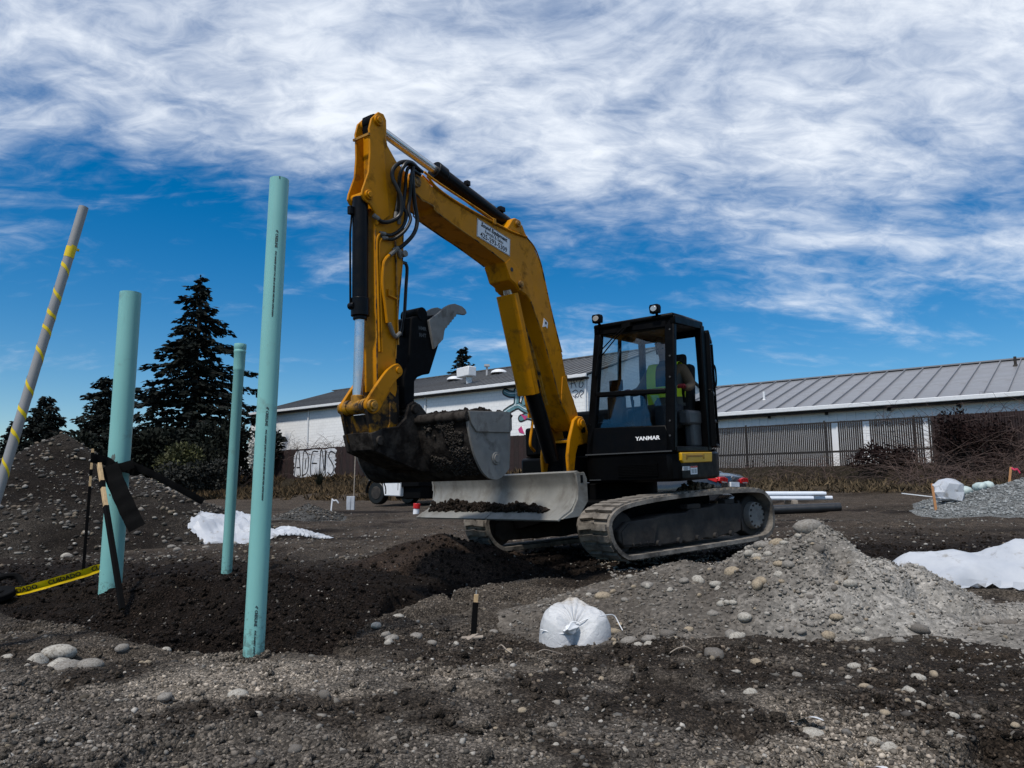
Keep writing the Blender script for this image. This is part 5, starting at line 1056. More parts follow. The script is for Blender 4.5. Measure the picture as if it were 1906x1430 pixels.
BC = [((0, 0, .06), (.15, .17)), ((-.02, 0, .25), (.13, .16)), ((-.03, 0, .44), (.13, .19)), ((-.03, 0, .56), (.09, .11)), ((-.01, 0, .64), .055), ((.02, 0, .72), (.085, .075)), ((.015, 0, .80), (.085, .075)), ((.0, 0, .86), .05),
      ((-.03, .20, .50), .075), ((.02, .31, .31), .055), ((.19, .33, .27), .042), ((.24, .32, .275), .034),
      ((-.03, -.20, .50), .075), ((.02, -.31, .31), .055), ((.19, -.33, .27), .042), ((.24, -.32, .275), .034),
      ((.08, .12, .04), .10), ((.44, .13, .04), .075), ((.46, .13, -.30), .05), ((.54, .13, -.345), .04), ((.08, -.12, .04), .10), ((.44, -.13, .04), .075), ((.46, -.13, -.30), .05), ((.54, -.13, -.345), .04)]
BE = [(0, 1), (1, 2), (2, 3), (3, 4), (4, 5), (5, 6), (6, 7), (2, 8), (8, 9), (9, 10), (10, 11), (2, 12), (12, 13), (13, 14), (14, 15), (0, 16), (16, 17), (17, 18), (18, 19), (0, 20), (20, 21), (21, 22), (22, 23)]
skin('body', BC, BE, cloth_mat(), op)
hi = mat('hi_vis', (.62, .85, .02), .6, var=.06); slv = mat('reflective_tape', (.62, .63, .60), .4); glv = mat('red_glove', (.22, .012, .014), .8); hoodm = mat('dark_hood', (.035, .033, .03), .9)
def shellring(zs, mt, name, parent, a0=0, a1=2 * math.pi, grow=.012, dx=0):
    b = MB(); G = []
    for z in zs:
        rx = np.interp(z, [.06, .25, .44, .56], [.16, .14, .145, .10]) + grow; ry = np.interp(z, [.06, .25, .44, .52, .56], [.19, .18, .215, .19, .13]) + grow; cx = np.interp(z, [.06, .25, .44], [0, -.02, -.03])
        G.append([(cx + rx * math.cos(a), ry * math.sin(a), z) for a in np.linspace(a0, a1, 33)])
    b.grid(G); return b.build(name, mt, parent, smooth=60)
ves = shellring(np.linspace(.10, .50, 8), mat('vest_dark', (.05, .055, .05), .8), 'vest', op)
shellring([.20, .32], hi, 'vest_band', ves, grow=.017); shellring([.255, .285], slv, 'reflective_strip', ves, grow=.020)
for s_ in (1, -1):
    b = MB(); P = [(.135 - .02, s_ * .115, .12), (.132, s_ * .115, .25), (.125, s_ * .115, .40), (.10, s_ * .12, .50), (.02, s_ * .125, .585), (-.10, s_ * .12, .56), (-.175, s_ * .115, .42)]
    G = []
    for p in smoothpath(P, 4): G.append([(p.x + .012, p.y - .055, p.z), (p.x + .020, p.y, p.z + .004), (p.x + .012, p.y + .055, p.z)])
    b.grid(G); b.build('vest_strap', hi, ves, smooth=60)
    hand = [((.23, s_ * .325, .275), .036), ((.275, s_ * .32, .29), (.030, .042))]
    ch = list(hand); ed = [(0, 1)]
    for k, (dy, l) in enumerate(((-.03, .060), (-.010, .07), (.010, .066), (.030, .05))):
        n = len(ch); ch += [((.305, s_ * .32 + dy, .30), .011), ((.305 + l * .5, s_ * .32 + dy, .285), .010), ((.295 + l * .4, s_ * .32 + dy * .9, .262), .009)]; ed += [(1, n), (n, n + 1), (n + 1, n + 2)]
    n = len(ch); ch += [((.265, s_ * .32 - .045, .285), .012), ((.30, s_ * .32 - .05, .272), .010)]; ed += [(1, n), (n, n + 1)]
    skin('glove', ch, ed, glv, op, 0, 1)
b = MB(); G = []
for t in np.linspace(0, 1, 10):
    z = .70 + .20 * t; q = np.interp(t, [0, .5, .85, 1], [.100, .108, .075, .02]); G.append([(.0 + (q * math.cos(a) if math.cos(a) < .3 or t > .52 else q * .3), q * .92 * math.sin(a), z) for a in np.linspace(0, 6.283, 28, endpoint=False)])
b.grid(G, wrap=True); b.prism([(.02 + .12 * math.cos(a), .085 * math.sin(a)) for a in np.linspace(-1.57, 1.57, 12)], 'z', .80, .812); b.build('cap', hoodm, op, smooth=60)
b = MB(); b.tube([(.10, 0, .735), (.122, 0, .715), (.10, 0, .70)], [.012, .016, .010], 8); b.build('nose', mat('skin', (.42, .25, .17), .6), op)
for y in (-.032, .032):
    b = MB(); b.box((.098, y, .745), (.012, .024, .010)); b.build('eye', M_['ink'], op, .003)
b = MB(); b.box((.098, 0, .675), (.010, .045, .008)); b.build('mouth', mat('lips', (.28, .12, .09), .6), op, .003)
# ---------------------------------------------------------------- background
def W(t, s, z): return (F0[0] + t * FD[0] + s * FN[0], F0[1] + t * FD[1] + s * FN[1], z)
FM = Matrix(((FD[0], FN[0], 0, F0[0]), (FD[1], FN[1], 0, F0[1]), (0, 0, 1, 0), (0, 0, 0, 1)))      # local (t, s, z) -> world
# mirrored frame is fine for points; build parts in world space under roots without scale
def wall_mat(name, col, course=.2, length=.4, stain=.35):
    m, nt, b = _tree(name); tc = nt.nodes.new('ShaderNodeTexCoord').outputs['Object']
    mp = nt.nodes.new('ShaderNodeMapping'); mp.inputs['Rotation'].default_value = (rad(90), 0, 0); 
    sp_ = nt.nodes.new('ShaderNodeSeparateXYZ'); nt.links.new(tc, sp_.inputs[0])
    d = nt.nodes.new('ShaderNodeVectorMath'); d.operation = 'DOT_PRODUCT'; nt.links.new(tc, d.inputs[0]); d.inputs[1].default_value = (FD[0], FD[1], 0)
    cb = nt.nodes.new('ShaderNodeCombineXYZ'); nt.links.new(d.outputs['Value'], cb.inputs[0]); nt.links.new(sp_.outputs[2], cb.inputs[1])
    br = nt.nodes.new('ShaderNodeTexBrick'); nt.links.new(cb.outputs[0], br.inputs['Vector']); br.inputs['Scale'].default_value = 1; br.inputs['Brick Width'].default_value = length; br.inputs['Row Height'].default_value = course; br.inputs['Mortar Size'].default_value = .012
    br.inputs['Color1'].default_value = (*col, 1); br.inputs['Color2'].default_value = (*[x * .95 for x in col], 1); br.inputs['Mortar'].default_value = (*[x * .82 for x in col], 1)
    st = _range(nt, _noise(nt, cb.outputs[0], .7, 7, .65, .5), .45, .8, 0, stain); c = _mix(nt, st, br.outputs[0], (.42, .42, .42))
    nt.links.new(c, b.inputs['Base Color']); b.inputs['Roughness'].default_value = .8; return m
M_wall = wall_mat('painted_block', (.83, .83, .82), stain=.22); M_siding = mat('white_siding', (.78, .78, .78), .5, var=.06, scale=1, dirt=(.5, .5, .5), dlo=.6, dhi=.9, dscale=.8)
M_roof = mat('grey_metal_roof', (.235, .235, .245), .42, metal=.25, var=.10, scale=.6, dirt=(.17, .165, .16), dlo=.55, dhi=.8, dscale=.5)
M_roof2 = mat('aged_metal_roof', (.125, .123, .122), .55, metal=.1, var=.15, scale=.5, dirt=(.06, .055, .05), dlo=.5, dhi=.8, dscale=.4)
M_trim = mat('white_trim', (.68, .69, .70), .5, var=.06); M_dark = mat('dark_timber', (.022, .017, .014), .85, var=.3)
def warehouse(name, label, t0, t1, s0, zb, zg, srun, rise, step, mroof, mwall, rib_h):
    root = thing(name, label, 'building', W((t0 + t1) / 2, s0 - srun, zb)); inv = root.matrix_world.inverted() if False else Matrix.Translation(-Vector(W((t0 + t1) / 2, s0 - srun, zb)))
    def mb(): return MB(inv)
    def slab(b, pts, a): b.add([W(*p) for p in pts], a); return b
    b = mb(); sb_ = s0 - 2 * srun
    P = [(t0, s0, zb), (t1, s0, zb), (t1, s0, zg), (t0, s0, zg), (t0, sb_, zb), (t1, sb_, zb), (t1, sb_, zg), (t0, sb_, zg), (t0, s0 - srun, zg + rise - .06), (t1, s0 - srun, zg + rise - .06)]
    slab(b, P, [(0, 1, 2, 3), (5, 4, 7, 6), (1, 5, 6, 9, 2), (4, 0, 3, 8, 7)]); b.build('wall', mwall, root, smooth=0)
    b = mb(); slab(b, [(t0 - .2, s0 + .35, zg - .02), (t1 + .2, s0 + .35, zg - .02), (t1 + .2, s0 - srun, zg + rise), (t0 - .2, s0 - srun, zg + rise), (t1 + .2, sb_ - .35, zg - .02), (t0 - .2, sb_ - .35, zg - .02)], [(0, 1, 2, 3), (3, 2, 4, 5)]); b.build('roof_deck', mroof, root, smooth=0)
    # one seamed panel each
    sl = Vector(W(0, -srun - .38, 0)) - Vector(W(0, 0, 0)); sl.z = rise + .02; ln = sl.length; sl.normalize(); ax = Vector((FD[0], FD[1], 0)); nrm = ax.cross(sl)
    if nrm.z < 0: nrm = -nrm
    R = Matrix((ax, sl, nrm)).transposed() if ax.cross(sl).z > 0 else Matrix((-ax, sl, nrm)).transposed()
    m = MB(); m.box((0, ln / 2, .015), (step - .012, ln, .02)); m.prism([(step / 2 - .035, .02), (step / 2 + .012, .02), (step / 2 + .004, rib_h), (step / 2 - .027, rib_h)], 'y', 0, ln); me = m.mesh('roof_panel', mroof, 20)
    n = int((t1 - t0 + .4) / step)
    for i in range(n):
        p = Vector(W(t0 - .2 + (i + .5) * step, s0 + .38, zg - .03)); link('roof_panel', me, root, inv @ Matrix.Translation(p + nrm * random.uniform(.004, .010)) @ R.to_4x4())
    b = mb(); b.bar(W(t0 - .25, s0 - srun, zg + rise + .06), W(t1 + .25, s0 - srun, zg + rise + .06), .35, .06); b.build('ridge_cap', mroof, root)
    b = mb(); b.bar(W(t0 - .2, s0 + .44, zg - .07), W(t1 + .2, s0 + .44, zg - .07), .13, .17); b.build('gutter', M_trim, root, .02)
    b = mb(); b.bar(W(t0 - .1, s0 + .20, zg - .17), W(t1 + .1, s0 + .20, zg - .20), .36, .09); b.build('soffit', M_dark, root)
    return root, mb
rb, mbr = warehouse('metal_roof_shed', 'long low white shed with grey standing-seam roof behind the slatted fence', -14, 9, -3, 1.5, 4.45, 6.5, 2.16, .75, M_roof, M_siding, .10)
me = None
for i in range(64):
    b = mbr(); t = -13.8 + i * .355; b.bar(W(t, -2.98, 1.5), W(t, -2.98, 4.25), .05, .03, (FN[0], FN[1], 0)); b.build('siding_rib', M_siding, rb, smooth=0)
for i in range(10):
    b = mbr(); t = -13 + i * 2.35; b.box(W(t, -2.85, 4.18), (.10, .10, .16)); b.build('rafter_tail', M_dark, rb)
for t, s, z, h in ((4.41, -5.0, 5.15, .42), (-5.07, -8.0, 6.15, .40)):
    b = mbr(); b.cyl(W(t, s, z - .1), W(t, s, z + h), .055, n=14); b.cyl(W(t, s, z - .05), W(t, s, z + .08), .14, .06, 14); b.build('vent_pipe', M_trim if t > 0 else M_dark, rb)
lb, mbl = warehouse('white_warehouse', 'tall white block warehouse with dark metal roof and painted graffiti', 13.3, 44, -4, 1.5, 7.1, 8, 2.65, .60, M_roof2, M_wall, .08)
for t in (36.73, 25.11, 13.4):
    b = mbl(); b.cyl(W(t, -3.93, 1.5), W(t, -3.93, 6.95), .055, n=10); b.build('downspout', M_trim, lb)
# rooftop pieces
b = mbl(); p = W(23.0, -5.6, 7.75); b.box((p[0], p[1], 7.85), (.35, .35, .55)); b.build('vent_stack', mat('galvanised', (.5, .52, .54), .45, metal=.4), lb, .02)
b = mbl(); b.bar(W(22.55, -5.4, 8.45), W(23.75, -5.6, 8.42), .62, .60); b.build('vent_hood', M_trim, lb, .05)
b = mbl(); b.bar(W(23.74, -5.62, 8.40), W(23.80, -5.62, 8.39), .50, .46); b.build('hood_mouth', M_['ink'], lb)
for t, s in ((26.6, -8.2), (33.0, -9.5), (23.4, -9.0)):
    b = mbl(); c = Vector(W(t, s, 7.1 + 2.65 * (-s - 3.6) / 8.38 + .05)); G = [[(c.x + .55 * math.sin(q) * math.cos(a), c.y + .55 * math.sin(q) * math.sin(a), c.z + .26 * math.cos(q)) for a in np.linspace(0, 6.283, 20, endpoint=False)] for q in np.linspace(.01, 1.6, 7)]; b.grid(G, wrap=True); b.build('skylight_dome', M_trim, lb, smooth=60)
b = mbl(); c = W(24.1, -8.6, 8.8); b.cyl((c[0], c[1], 8.6), (c[0], c[1], 9.35), .07, n=10); b.box((c[0], c[1], 9.38), (.35, .35, .14)); b.build('flue', mat('flue_metal', (.35, .35, .36), .5), lb)
# paint on the wall: strokes lying on the surface
def strokes(parent, inv, s, lines, w, m, name, lift=.0, zsq=1.):
    b = MB(inv)
    for pts in lines:
        P = smoothpath([(t, z, 0) for t, z in pts], 7) if len(pts) > 2 else [Vector((*pts[0], 0)), Vector((*pts[1], 0))]; L = []; n = len(P)
        for i, p in enumerate(P):
            d = (P[min(i + 1, n - 1)] - P[max(i - 1, 0)]).normalized(); q = Vector((-d.y, d.x, 0)) * w / 2; L.append([W(p.x + q.x, s + lift, p.y + q.y), W(p.x - q.x, s + lift, p.y - q.y)])
        b.grid(L)
        for c in (P[0], P[-1]):
            b.add([W(c.x + w / 2 * math.cos(a), s + lift + .0006, c.y + w / 2 * math.sin(a)) for a in np.linspace(0, 6.283, 14, endpoint=False)], [list(range(14))])
    return b.build(name, m, parent, smooth=0)
invl = Matrix.Translation(-Vector(lb.location)); S_ = -3.99
pt_teal = mat('teal_spray', (.10, .22, .25), .7, var=.25, scale=3); pt_blk = mat('black_spray', (.012, .012, .014), .8); pt_wht = mat('white_spray', (.70, .76, .78), .7); pt_pink = mat('pink_spray', (.50, .04, .17), .7, var=.2, scale=4)
TE = [[(18.83, 6.68), (18.49, 6.53), (18.0, 6.50), (17.56, 6.60)], [(18.0, 6.70), (18.0, 6.05), (18.12, 5.81), (18.49, 5.66), (18.83, 5.5)], [(18.12, 5.81), (17.82, 5.81), (17.52, 5.64), (17.1, 5.45)], [(17.23, 6.55), (17.2, 6.1), (17.0, 5.84), (16.7, 5.6)], [(17.0, 6.45), (17.25, 6.2)], [(16.6, 6.6), (16.4, 6.1), (16.5, 5.6)], [(17.4, 6.2), (17.5, 5.95)], [(17.7, 5.1), (17.2, 5.2), (16.6, 5.0)]]
strokes(lb, invl, S_, TE, .44, pt_blk, 'graffiti_outline', .004); strokes(lb, invl, S_, TE, .27, pt_teal, 'graffiti_fill', .008)
strokes(lb, invl, S_, [[(a + .05, c + .05) for a, c in l] for l in TE[:4]], .035, pt_wht, 'graffiti_highlight', .012)
b = MB(invl); b.add([W(t, S_ + .014, z) for t, z in ((17.75, 5.36), (17.25, 5.18), (17.42, 4.98))], [(0, 1, 2)]); b.add([W(t, S_ + .014, z) for t, z in ((17.90, 4.50), (17.67, 4.68), (17.45, 4.22), (17.82, 4.33))], [(0, 1, 2, 3)]); b.build('graffiti_pink', pt_pink, lb, smooth=0)
strokes(lb, invl, S_, [[(14.34, 6.50), (14.25, 6.98), (14.02, 6.52)], [(14.42, 6.72), (14.08, 6.77)], [(13.95, 6.95), (13.99, 6.82)], [(13.56, 6.91), (13.75, 6.82), (13.83, 6.55), (13.69, 6.48), (13.58, 6.62), (13.62, 6.75)], [(14.25, 6.3), (14.06, 6.37), (13.9, 6.22), (14.1, 6.07), (13.92, 5.98)], [(13.90, 6.0), (13.73, 6.32), (13.57, 6.19), (13.77, 6.04), (13.70, 5.95)], [(14.23, 6.08), (14.05, 5.95)]], .035, mat('violet_spray', (.03, .025, .06), .8), 'graffiti_tag', .006)
# ---- slatted fence on the right
fz0, fz1 = 1.80, 3.55; fcol = mat('brown_slat', (.013, .009, .0075), .7, var=.3, scale=2); fred = mat('red_brown_slat', (.019, .0065, .0055), .75, var=.35, scale=2)
fence = thing('slatted_fence', 'dark brown slatted fence in front of the low white shed', 'fence', W(0, 0, 1.7)); invf = Matrix.Translation(-Vector(W(0, 0, 1.7)))
sm = MB(); sm.box((0, 0, .87), (.057, .016, 1.74)); mesl = sm.mesh('slat', fcol, 0); sm = MB(); sm.box((0, 0, .87), (.088, .016, 1.74)); mered = sm.mesh('slat', fred, 0)
Rf = Matrix(((-FD[0], FN[0], 0), (-FD[1], FN[1], 0), (0, 0, 1))).to_4x4()
t = 9.6; i = 0
while t > -9.5:
    if not (-.06 < t < .10 or -1.16 < t < -.98 or -3.0 < t < -2.86):
        red = t < -3.2 - .5 * (i % 3 == 0); link('slat', mered if red else mesl, fence, invf @ Matrix.Translation(W(t, .02, fz0 + random.uniform(-.012, .012))) @ Rf)
    t -= .072; i += 1
for t in np.arange(9.4, -10, -3.0):
    b = MB(invf); b.cyl(W(t, -.05, 1.3), W(t, -.05, 3.60), .035, n=10); b.build('post', M_dark, fence)
for z in (2.44, 3.52, 1.84):
    b = MB(invf); b.bar(W(9.6, -.03, z), W(-9.6, -.03, z), .035, .05 if z > 3 else .075); b.build('rail', M_dark, fence)
b = MB(invf); b.bar(W(9.6, .06, 1.55), W(-9.6, .06, 1.55), .05, .5); b.build('kick_board', mat('rotten_board', (.028, .021, .016), .9, var=.4, scale=3), fence)
# ---- painted board fence on the left
bf = thing('board_fence', 'dark red-brown board fence with silver graffiti below the white warehouse', 'fence', W(31, 0, 1.7)); invb = Matrix.Translation(-Vector(W(31, 0, 1.7)))
sm = MB(); sm.box((0, 0, 1.02), (.292, .022, 2.04)); mbd = [sm.mesh('board', mat('fence_board_%d' % k, c, .85, var=.35, scale=2.5), 0) for k, c in enumerate(((.020, .008, .007), (.015, .007, .006), (.036, .011, .011)))]
for i, t in enumerate(np.arange(14, 44.5, .30)):
    k = 2 if t > 41 else i % 2; link('board', mbd[k], bf, invb @ Matrix.Translation(W(t, 0, 1.72 + random.uniform(-.015, .015))) @ Rf)
silver = mat('silver_spray', (.62, .63, .65), .5, metal=.05, var=.15, scale=3)
rg = np.random.default_rng(88)
def blob(t0, t1, z0, z1, name, parent, inv, n=46):
    """roughly sprayed silver field"""
    b = MB(inv); P = []
    for a in np.linspace(0, 6.283, n, endpoint=False):
        c, s_ = math.cos(a), math.sin(a); q = 1 / max(abs(c), abs(s_)) * (1 + rg.uniform(-.07, .04)); P.append(W((t0 + t1) / 2 + (t1 - t0) / 2 * c * q * .98, .0125, (z0 + z1) / 2 + (z1 - z0) / 2 * s_ * q))
    b.add(P, [list(range(n))]); return b.build(name, silver, parent, smooth=0)
GL = {'A': [[(0, 0), (.25, 1), (.5, 1), (.8, 0)], [(.25, .35), (.6, .35)]], 'D': [[(0, 0), (.05, 1), (.6, .85), (.75, .4), (.5, .05), (0, 0)], [(.3, .3), (.35, .65)]], 'E': [[(.8, 1), (.1, .95), (0, .05), (.8, 0)], [(.15, .5), (.7, .52)]], 'N': [[(0, 0), (.1, 1), (.35, .9), (.6, .15), (.7, 1)], [(.75, 0), (.7, 1)]], 'S': [[(.8, .9), (.3, 1), (.05, .75), (.4, .5), (.75, .25), (.4, 0), (0, .1)]], 'K': [[(0, 0), (.05, 1)], [(.7, .95), (.1, .45), (.75, 0)]], 'R': [[(0, 0), (.05, 1), (.6, .9), (.6, .5), (.1, .45), (.7, 0)]], 'P': [[(0, 0), (.05, 1), (.65, .85), (.6, .45), (.05, .4)]]}
def tagging(word, t0, z0, w, h, wd, name):
    L = []
    for i, ch in enumerate(word):
        for st in GL[ch]: L.append([(t0 - (i * w + x * w * .95 + rg.normal(0, .02)), z0 + z * h + rg.normal(0, .03)) for x, z in st])
    strokes(bf, invb, 0, L, wd, pt_blk, name, .017)
blob(28.55, 32.75, 2.0, 3.68, 'silver_field', bf, invb); tagging('ADENS', 32.6, 2.12, .82, 1.42, .085, 'graffiti_letters')
blob(35.6, 39.4, 2.2, 3.55, 'silver_field', bf, invb); tagging('SKREP', 39.2, 2.3, .74, 1.15, .085, 'graffiti_letters')
# ---- vegetation
M_needle = mat('conifer_needles', (.0055, .0085, .0062), .8, var=.4, scale=.7, spec=.2); M_bark = mat('bark', (.028, .022, .018), .9, var=.3); M_leaf = mat('evergreen_leaf', (.0065, .009, .005), .75, var=.4, scale=1.2, spec=.2); M_leafy = mat('yellow_green_leaf', (.042, .044, .008), .75, var=.5, scale=1.6); M_twig = mat('bare_cane', (.075, .048, .039), .85, var=.4, scale=2); M_leafd = mat('olive_leaf', (.012, .0125, .008), .8, var=.4)
def leafquads(C, D, ln, wd, rng):
    """thin leaf/needle-spray quads at C along D"""
    n = len(C); up = rng.normal(size=(n, 3)); S = np.cross(D, up); S /= np.linalg.norm(S, axis=1)[:, None] + 1e-9
    a = C - D * ln[:, None] * .2; e = C + D * ln[:, None]; m = C + D * ln[:, None] * .45
    V = np.stack([a, m + S * wd[:, None], e, m - S * wd[:, None]], 1).reshape(-1, 3); F = np.arange(4 * n).reshape(n, 4); return V, F
def conifer(label, x, y, zb, zt, rad_, seed, dens=1., shape=.9, group='conifers behind the site'):
    r = np.random.default_rng(seed); t = thing('conifer_tree', label, 'tree', (x, y, zb), group); h = zt - zb
    b = MB(); b.tube([(0, 0, -.3), (.05, 0, h * .4), (0, .05, h * .98)], [h * .022, h * .015, h * .003], 10); b.build('trunk', M_bark, t)
    C = []; D = []; LN = []; limb = MB(); z = h * .05; k = 0
    while z < h * .985:
        f = z / h; R = rad_ * (1 - f) ** shape * r.uniform(.75, 1.12) + .12
        nb = int(5 + 4 * (1 - f))
        for j in range(nb):
            a = 2.4 * k + j * 6.283 / nb + r.normal(0, .25); L = R * r.uniform(.42, 1.2) * (1 + .15 * math.sin(a * 2 + seed)); d = np.array([math.cos(a), math.sin(a), 0])
            m = max(4, int(L / .16 * dens)); q = np.linspace(.12, 1, m); zz = z + L * (.10 * np.sin(q * 3.0) - .22 * q ** 1.4 + .14 * q ** 4)
            zz = zz + r.normal(0, h * .016); P = d[None] * (L * q)[:, None] + np.stack([0 * q, 0 * q, zz], 1)
            if L > .7: limb.tube([tuple(P[0] * .3 + np.array([0, 0, z]) * .7), tuple(P[len(P) // 2]), tuple(P[-1])], [.03, .02, .008], 4, False)
            side = np.array([-d[1], d[0], 0])
            for rep in range(5):
                off = side[None] * (r.normal(0, .16, (m, 1)) * (1.15 - q[:, None]) * max(L, .8) * .75) + r.normal(0, .05, (m, 3)) + np.array([0, 0, -.06]) * rep
                dd = d[None] * r.uniform(.3, 1, (m, 1)) + side[None] * r.normal(0, .6, (m, 1)) + np.array([0, 0, -.25]) + r.normal(0, .15, (m, 3))
                C.append(P + off); D.append(dd / np.linalg.norm(dd, axis=1)[:, None]); LN.append(r.uniform(.22, .48, m) * (h / 11) ** .4)
        z += h * r.uniform(.026, .044); k += 1
    C = np.concatenate(C); D = np.concatenate(D); LN = np.concatenate(LN); V, F = leafquads(C, D, LN, LN * .28, r)
    link('crown', fastmesh('crown', V, F, None, M_needle, False), t); kind(limb.build('limbs', M_bark, t), 'stuff'); return t
conifer('big dark conifer rising beside the white warehouse', -21.9, 52, 2.0, 16.0, 5.4, 1, 1.0, .78)
conifer('dark pointed conifer just beside the wide teal pipe', -31.2, 58, 1.5, 10.0, 4.2, 2, 1.1, .75)
conifer('dark bushy conifer behind the top of the spoil mound', -36.9, 60, 1.5, 8.8, 3.8, 3, 1.1, .62)
conifer('small dark conifer at the outer edge behind the striped pole', -40.5, 62, 1.5, 6.9, 2.6, 4, 1., .8)
conifer('lone conifer top showing above the warehouse roof', -4.95, 76, 2.0, 16.0, 2.3, 6, .8, .55, 'conifers behind the site')
def bush(name, label, x, y, z, rx, ry, rz, n, m, seed, leaf=.16, cat='shrub', group=None, stems=True):
    r = np.random.default_rng(seed); t = thing(name, label, cat, (x, y, z), group)
    nb = 9; cc = r.normal(size=(nb, 3)) * np.array([rx, ry, rz * .7]) * .42; cc[:, 2] = np.abs(cc[:, 2]) + rz * .25; cr = r.uniform(.35, .6, nb)
    i = r.integers(0, nb, n); u = r.normal(size=(n, 3)); u /= np.linalg.norm(u, axis=1)[:, None]; q = r.random((n, 1)) ** .45
    C = cc[i] + u * q * cr[i][:, None] * np.array([rx, ry, rz]) * .85; C[:, 2] = np.maximum(C[:, 2], .05)
    D = u + r.normal(0, .5, (n, 3)); D /= np.linalg.norm(D, axis=1)[:, None]; LN = r.uniform(.6, 1.4, n) * leaf
    V, F = leafquads(C, D, LN, LN * .32, r); link('foliage', fastmesh('foliage', V, F, None, m, False), t)
    b = MB()
    for k in range(7): c = cc[k]; b.tube([(c[0] * .2, c[1] * .2, -.2), (c[0] * .6, c[1] * .6, c[2] * .6), tuple(c)], [.05, .035, .015], 5)
    b.build('stems', M_bark, t); return t
G_ = 'dark evergreen shrubs below the conifers'
for i, (x, y, z, rx, ry, rz, n, lab) in enumerate([(-21.5, 48, 1.9, 3.6, 1.8, 3.0, 7000, 'broad dark evergreen shrub at the foot of the big conifer'), (-25.5, 50, 1.6, 2.6, 1.8, 3.2, 5000, 'tall dark evergreen shrub between the two tallest conifers'), (-17.2, 48.5, 2.0, 1.9, 1.4, 3.0, 4500, 'dark evergreen shrub against the end of the white warehouse'), (-29.5, 52, 1.4, 3.0, 2, 2.6, 5000, 'dark evergreen shrub under the pointed conifer'), (-34.5, 54, 1.3, 3.4, 2, 2.4, 5000, 'dark evergreen shrub behind the spoil mound')]):
    bush('evergreen_shrub', lab, x, y, z, rx, ry, rz, n, M_leaf, 20 + i, .24, 'shrub', G_)
bush('broom_bush', 'yellow-green bush below the big conifer', -18.6, 43.2, 1.75, 1.5, 1.0, 1.9, 4000, M_leafy, 31, .16)
bush('dark_bush', 'low dark bush in front of the yellow-green bush', -17.0, 40.5, 1.2, 2.2, 1.2, 1.3, 3500, M_leafd, 32, .16)
bush('blossom_shrub', 'pale blossoming shrub by the warehouse corner', -15.6, 46.2, 2.2, .7, .5, 2.2, 900, mat('pale_blossom', (.45, .44, .40), .8), 33, .13)
for i, (px, yy, lab) in enumerate(((-10.9, 43.5, 'small dark rush clump in front of the silver graffiti'), (-6.1, 40.0, 'small dark rush clump on the bank near the thin rod'))):
    r = np.random.default_rng(60 + i); b = MB(); zb = float(Hg(np.array([px]), np.array([yy]))[0])
    for k in range(90):
        a = r.uniform(0, 6.283); l = r.uniform(.5, 1.25); o = r.uniform(.05, .4); b.tube([(.1 * math.cos(a), .1 * math.sin(a), -.05), (.5 * o * math.cos(a), .5 * o * math.sin(a), l * .6), (o * math.cos(a), o * math.sin(a), l)], [.012, .010, .003], 3, False)
    o = b.build('rush_clump', M_leaf, None, smooth=0); o.location = (px, yy, zb); tag(o, lab, 'plant', 'rush clumps on the bank')
def canes(name, label, box, n, seed, ln=(.8, 2.2), rr=.007, arch=.5, m=None, cat='bramble', group=None, seg=7):
    r = np.random.default_rng(seed); t0, t1, s0, s1, z0, z1 = box; b = MB(); c0 = Vector(W((t0 + t1) / 2, (s0 + s1) / 2, z0)); b.M = Matrix.Translation(-c0)
    for i in range(n):
        t, s = r.uniform(t0, t1), r.uniform(s0, s1); p = np.array(W(t, s, 0)); p[2] = float(base_z(p[0], p[1])) if z0 < 1.6 else z0; a = r.uniform(0, 6.283); l = r.uniform(*ln); el = r.uniform(.4, 1.4); P = [tuple(p)]
        for k in range(seg):
            el -= r.uniform(0, arch); a += r.normal(0, .35); p = p + l / seg * np.array([math.cos(a) * math.cos(el), math.sin(a) * math.cos(el), math.sin(el)]); p[2] = max(p[2], P[0][2] + .02); p[2] = min(p[2], z1 + r.uniform(-.2, .1)); P.append(tuple(p))
        b.tube(P, list(np.linspace(rr, rr * .35, len(P))), 3, False)
    o = thing(name, label, cat, tuple(c0), group); b.build('canes', m or M_twig, o, smooth=0); return o
canes('bramble_thicket', 'tangle of bare bramble canes against the reddish fence end', (-9.5, -2.4, .2, 2.6, 1.2, 3.5), 950, 41, (1.2, 3.2), .009, .33)
canes('bramble_thicket', 'sparse bare bramble canes along the foot of the dark slats', (-2.6, 7.5, .3, 1.9, 1.2, 2.3), 330, 42, (.6, 1.9), .007, .4)
canes('bramble_thicket', 'bramble canes trailing over the fence top by the shed gutter', (-8.5, -1.2, -.5, .1, 3.3, 4.2), 90, 43, (.8, 2.0), .008, .35)
canes('bramble_thicket', 'bare bramble tangle piled above the graffiti fence', (28.0, 36.5, -1.6, -.2, 3.1, 4.9), 420, 44, (1.0, 2.6), .014, .3)
canes('bramble_thicket', 'bare canes in front of the dark bush below the conifers', (33, 46, 1, 4, 1.2, 2.6), 160, 45, (.8, 2.2), .012, .35)
M_redleaf = mat('dull_red_leaf', (.016, .0075, .0065), .8, var=.5, scale=3, spec=.15)
for i, (t, s_, lab) in enumerate(((-4.6, .9, 'dense dark red bramble bush against the reddish fence end'), (-7.6, 1.0, 'second dense dark red bramble bush farther along the reddish fence'), (-1.9, .7, 'low dark bramble bush at the foot of the slats'))):
    p = W(t, s_, 0); bush('bramble_bush', lab, p[0], p[1], float(base_z(p[0], p[1])), 1.9 if i < 2 else 1.2, .9, 1.9 if i < 2 else .8, 5200 if i < 2 else 2500, M_redleaf, 70 + i, .085, 'shrub', 'dark bramble bushes by the fence')
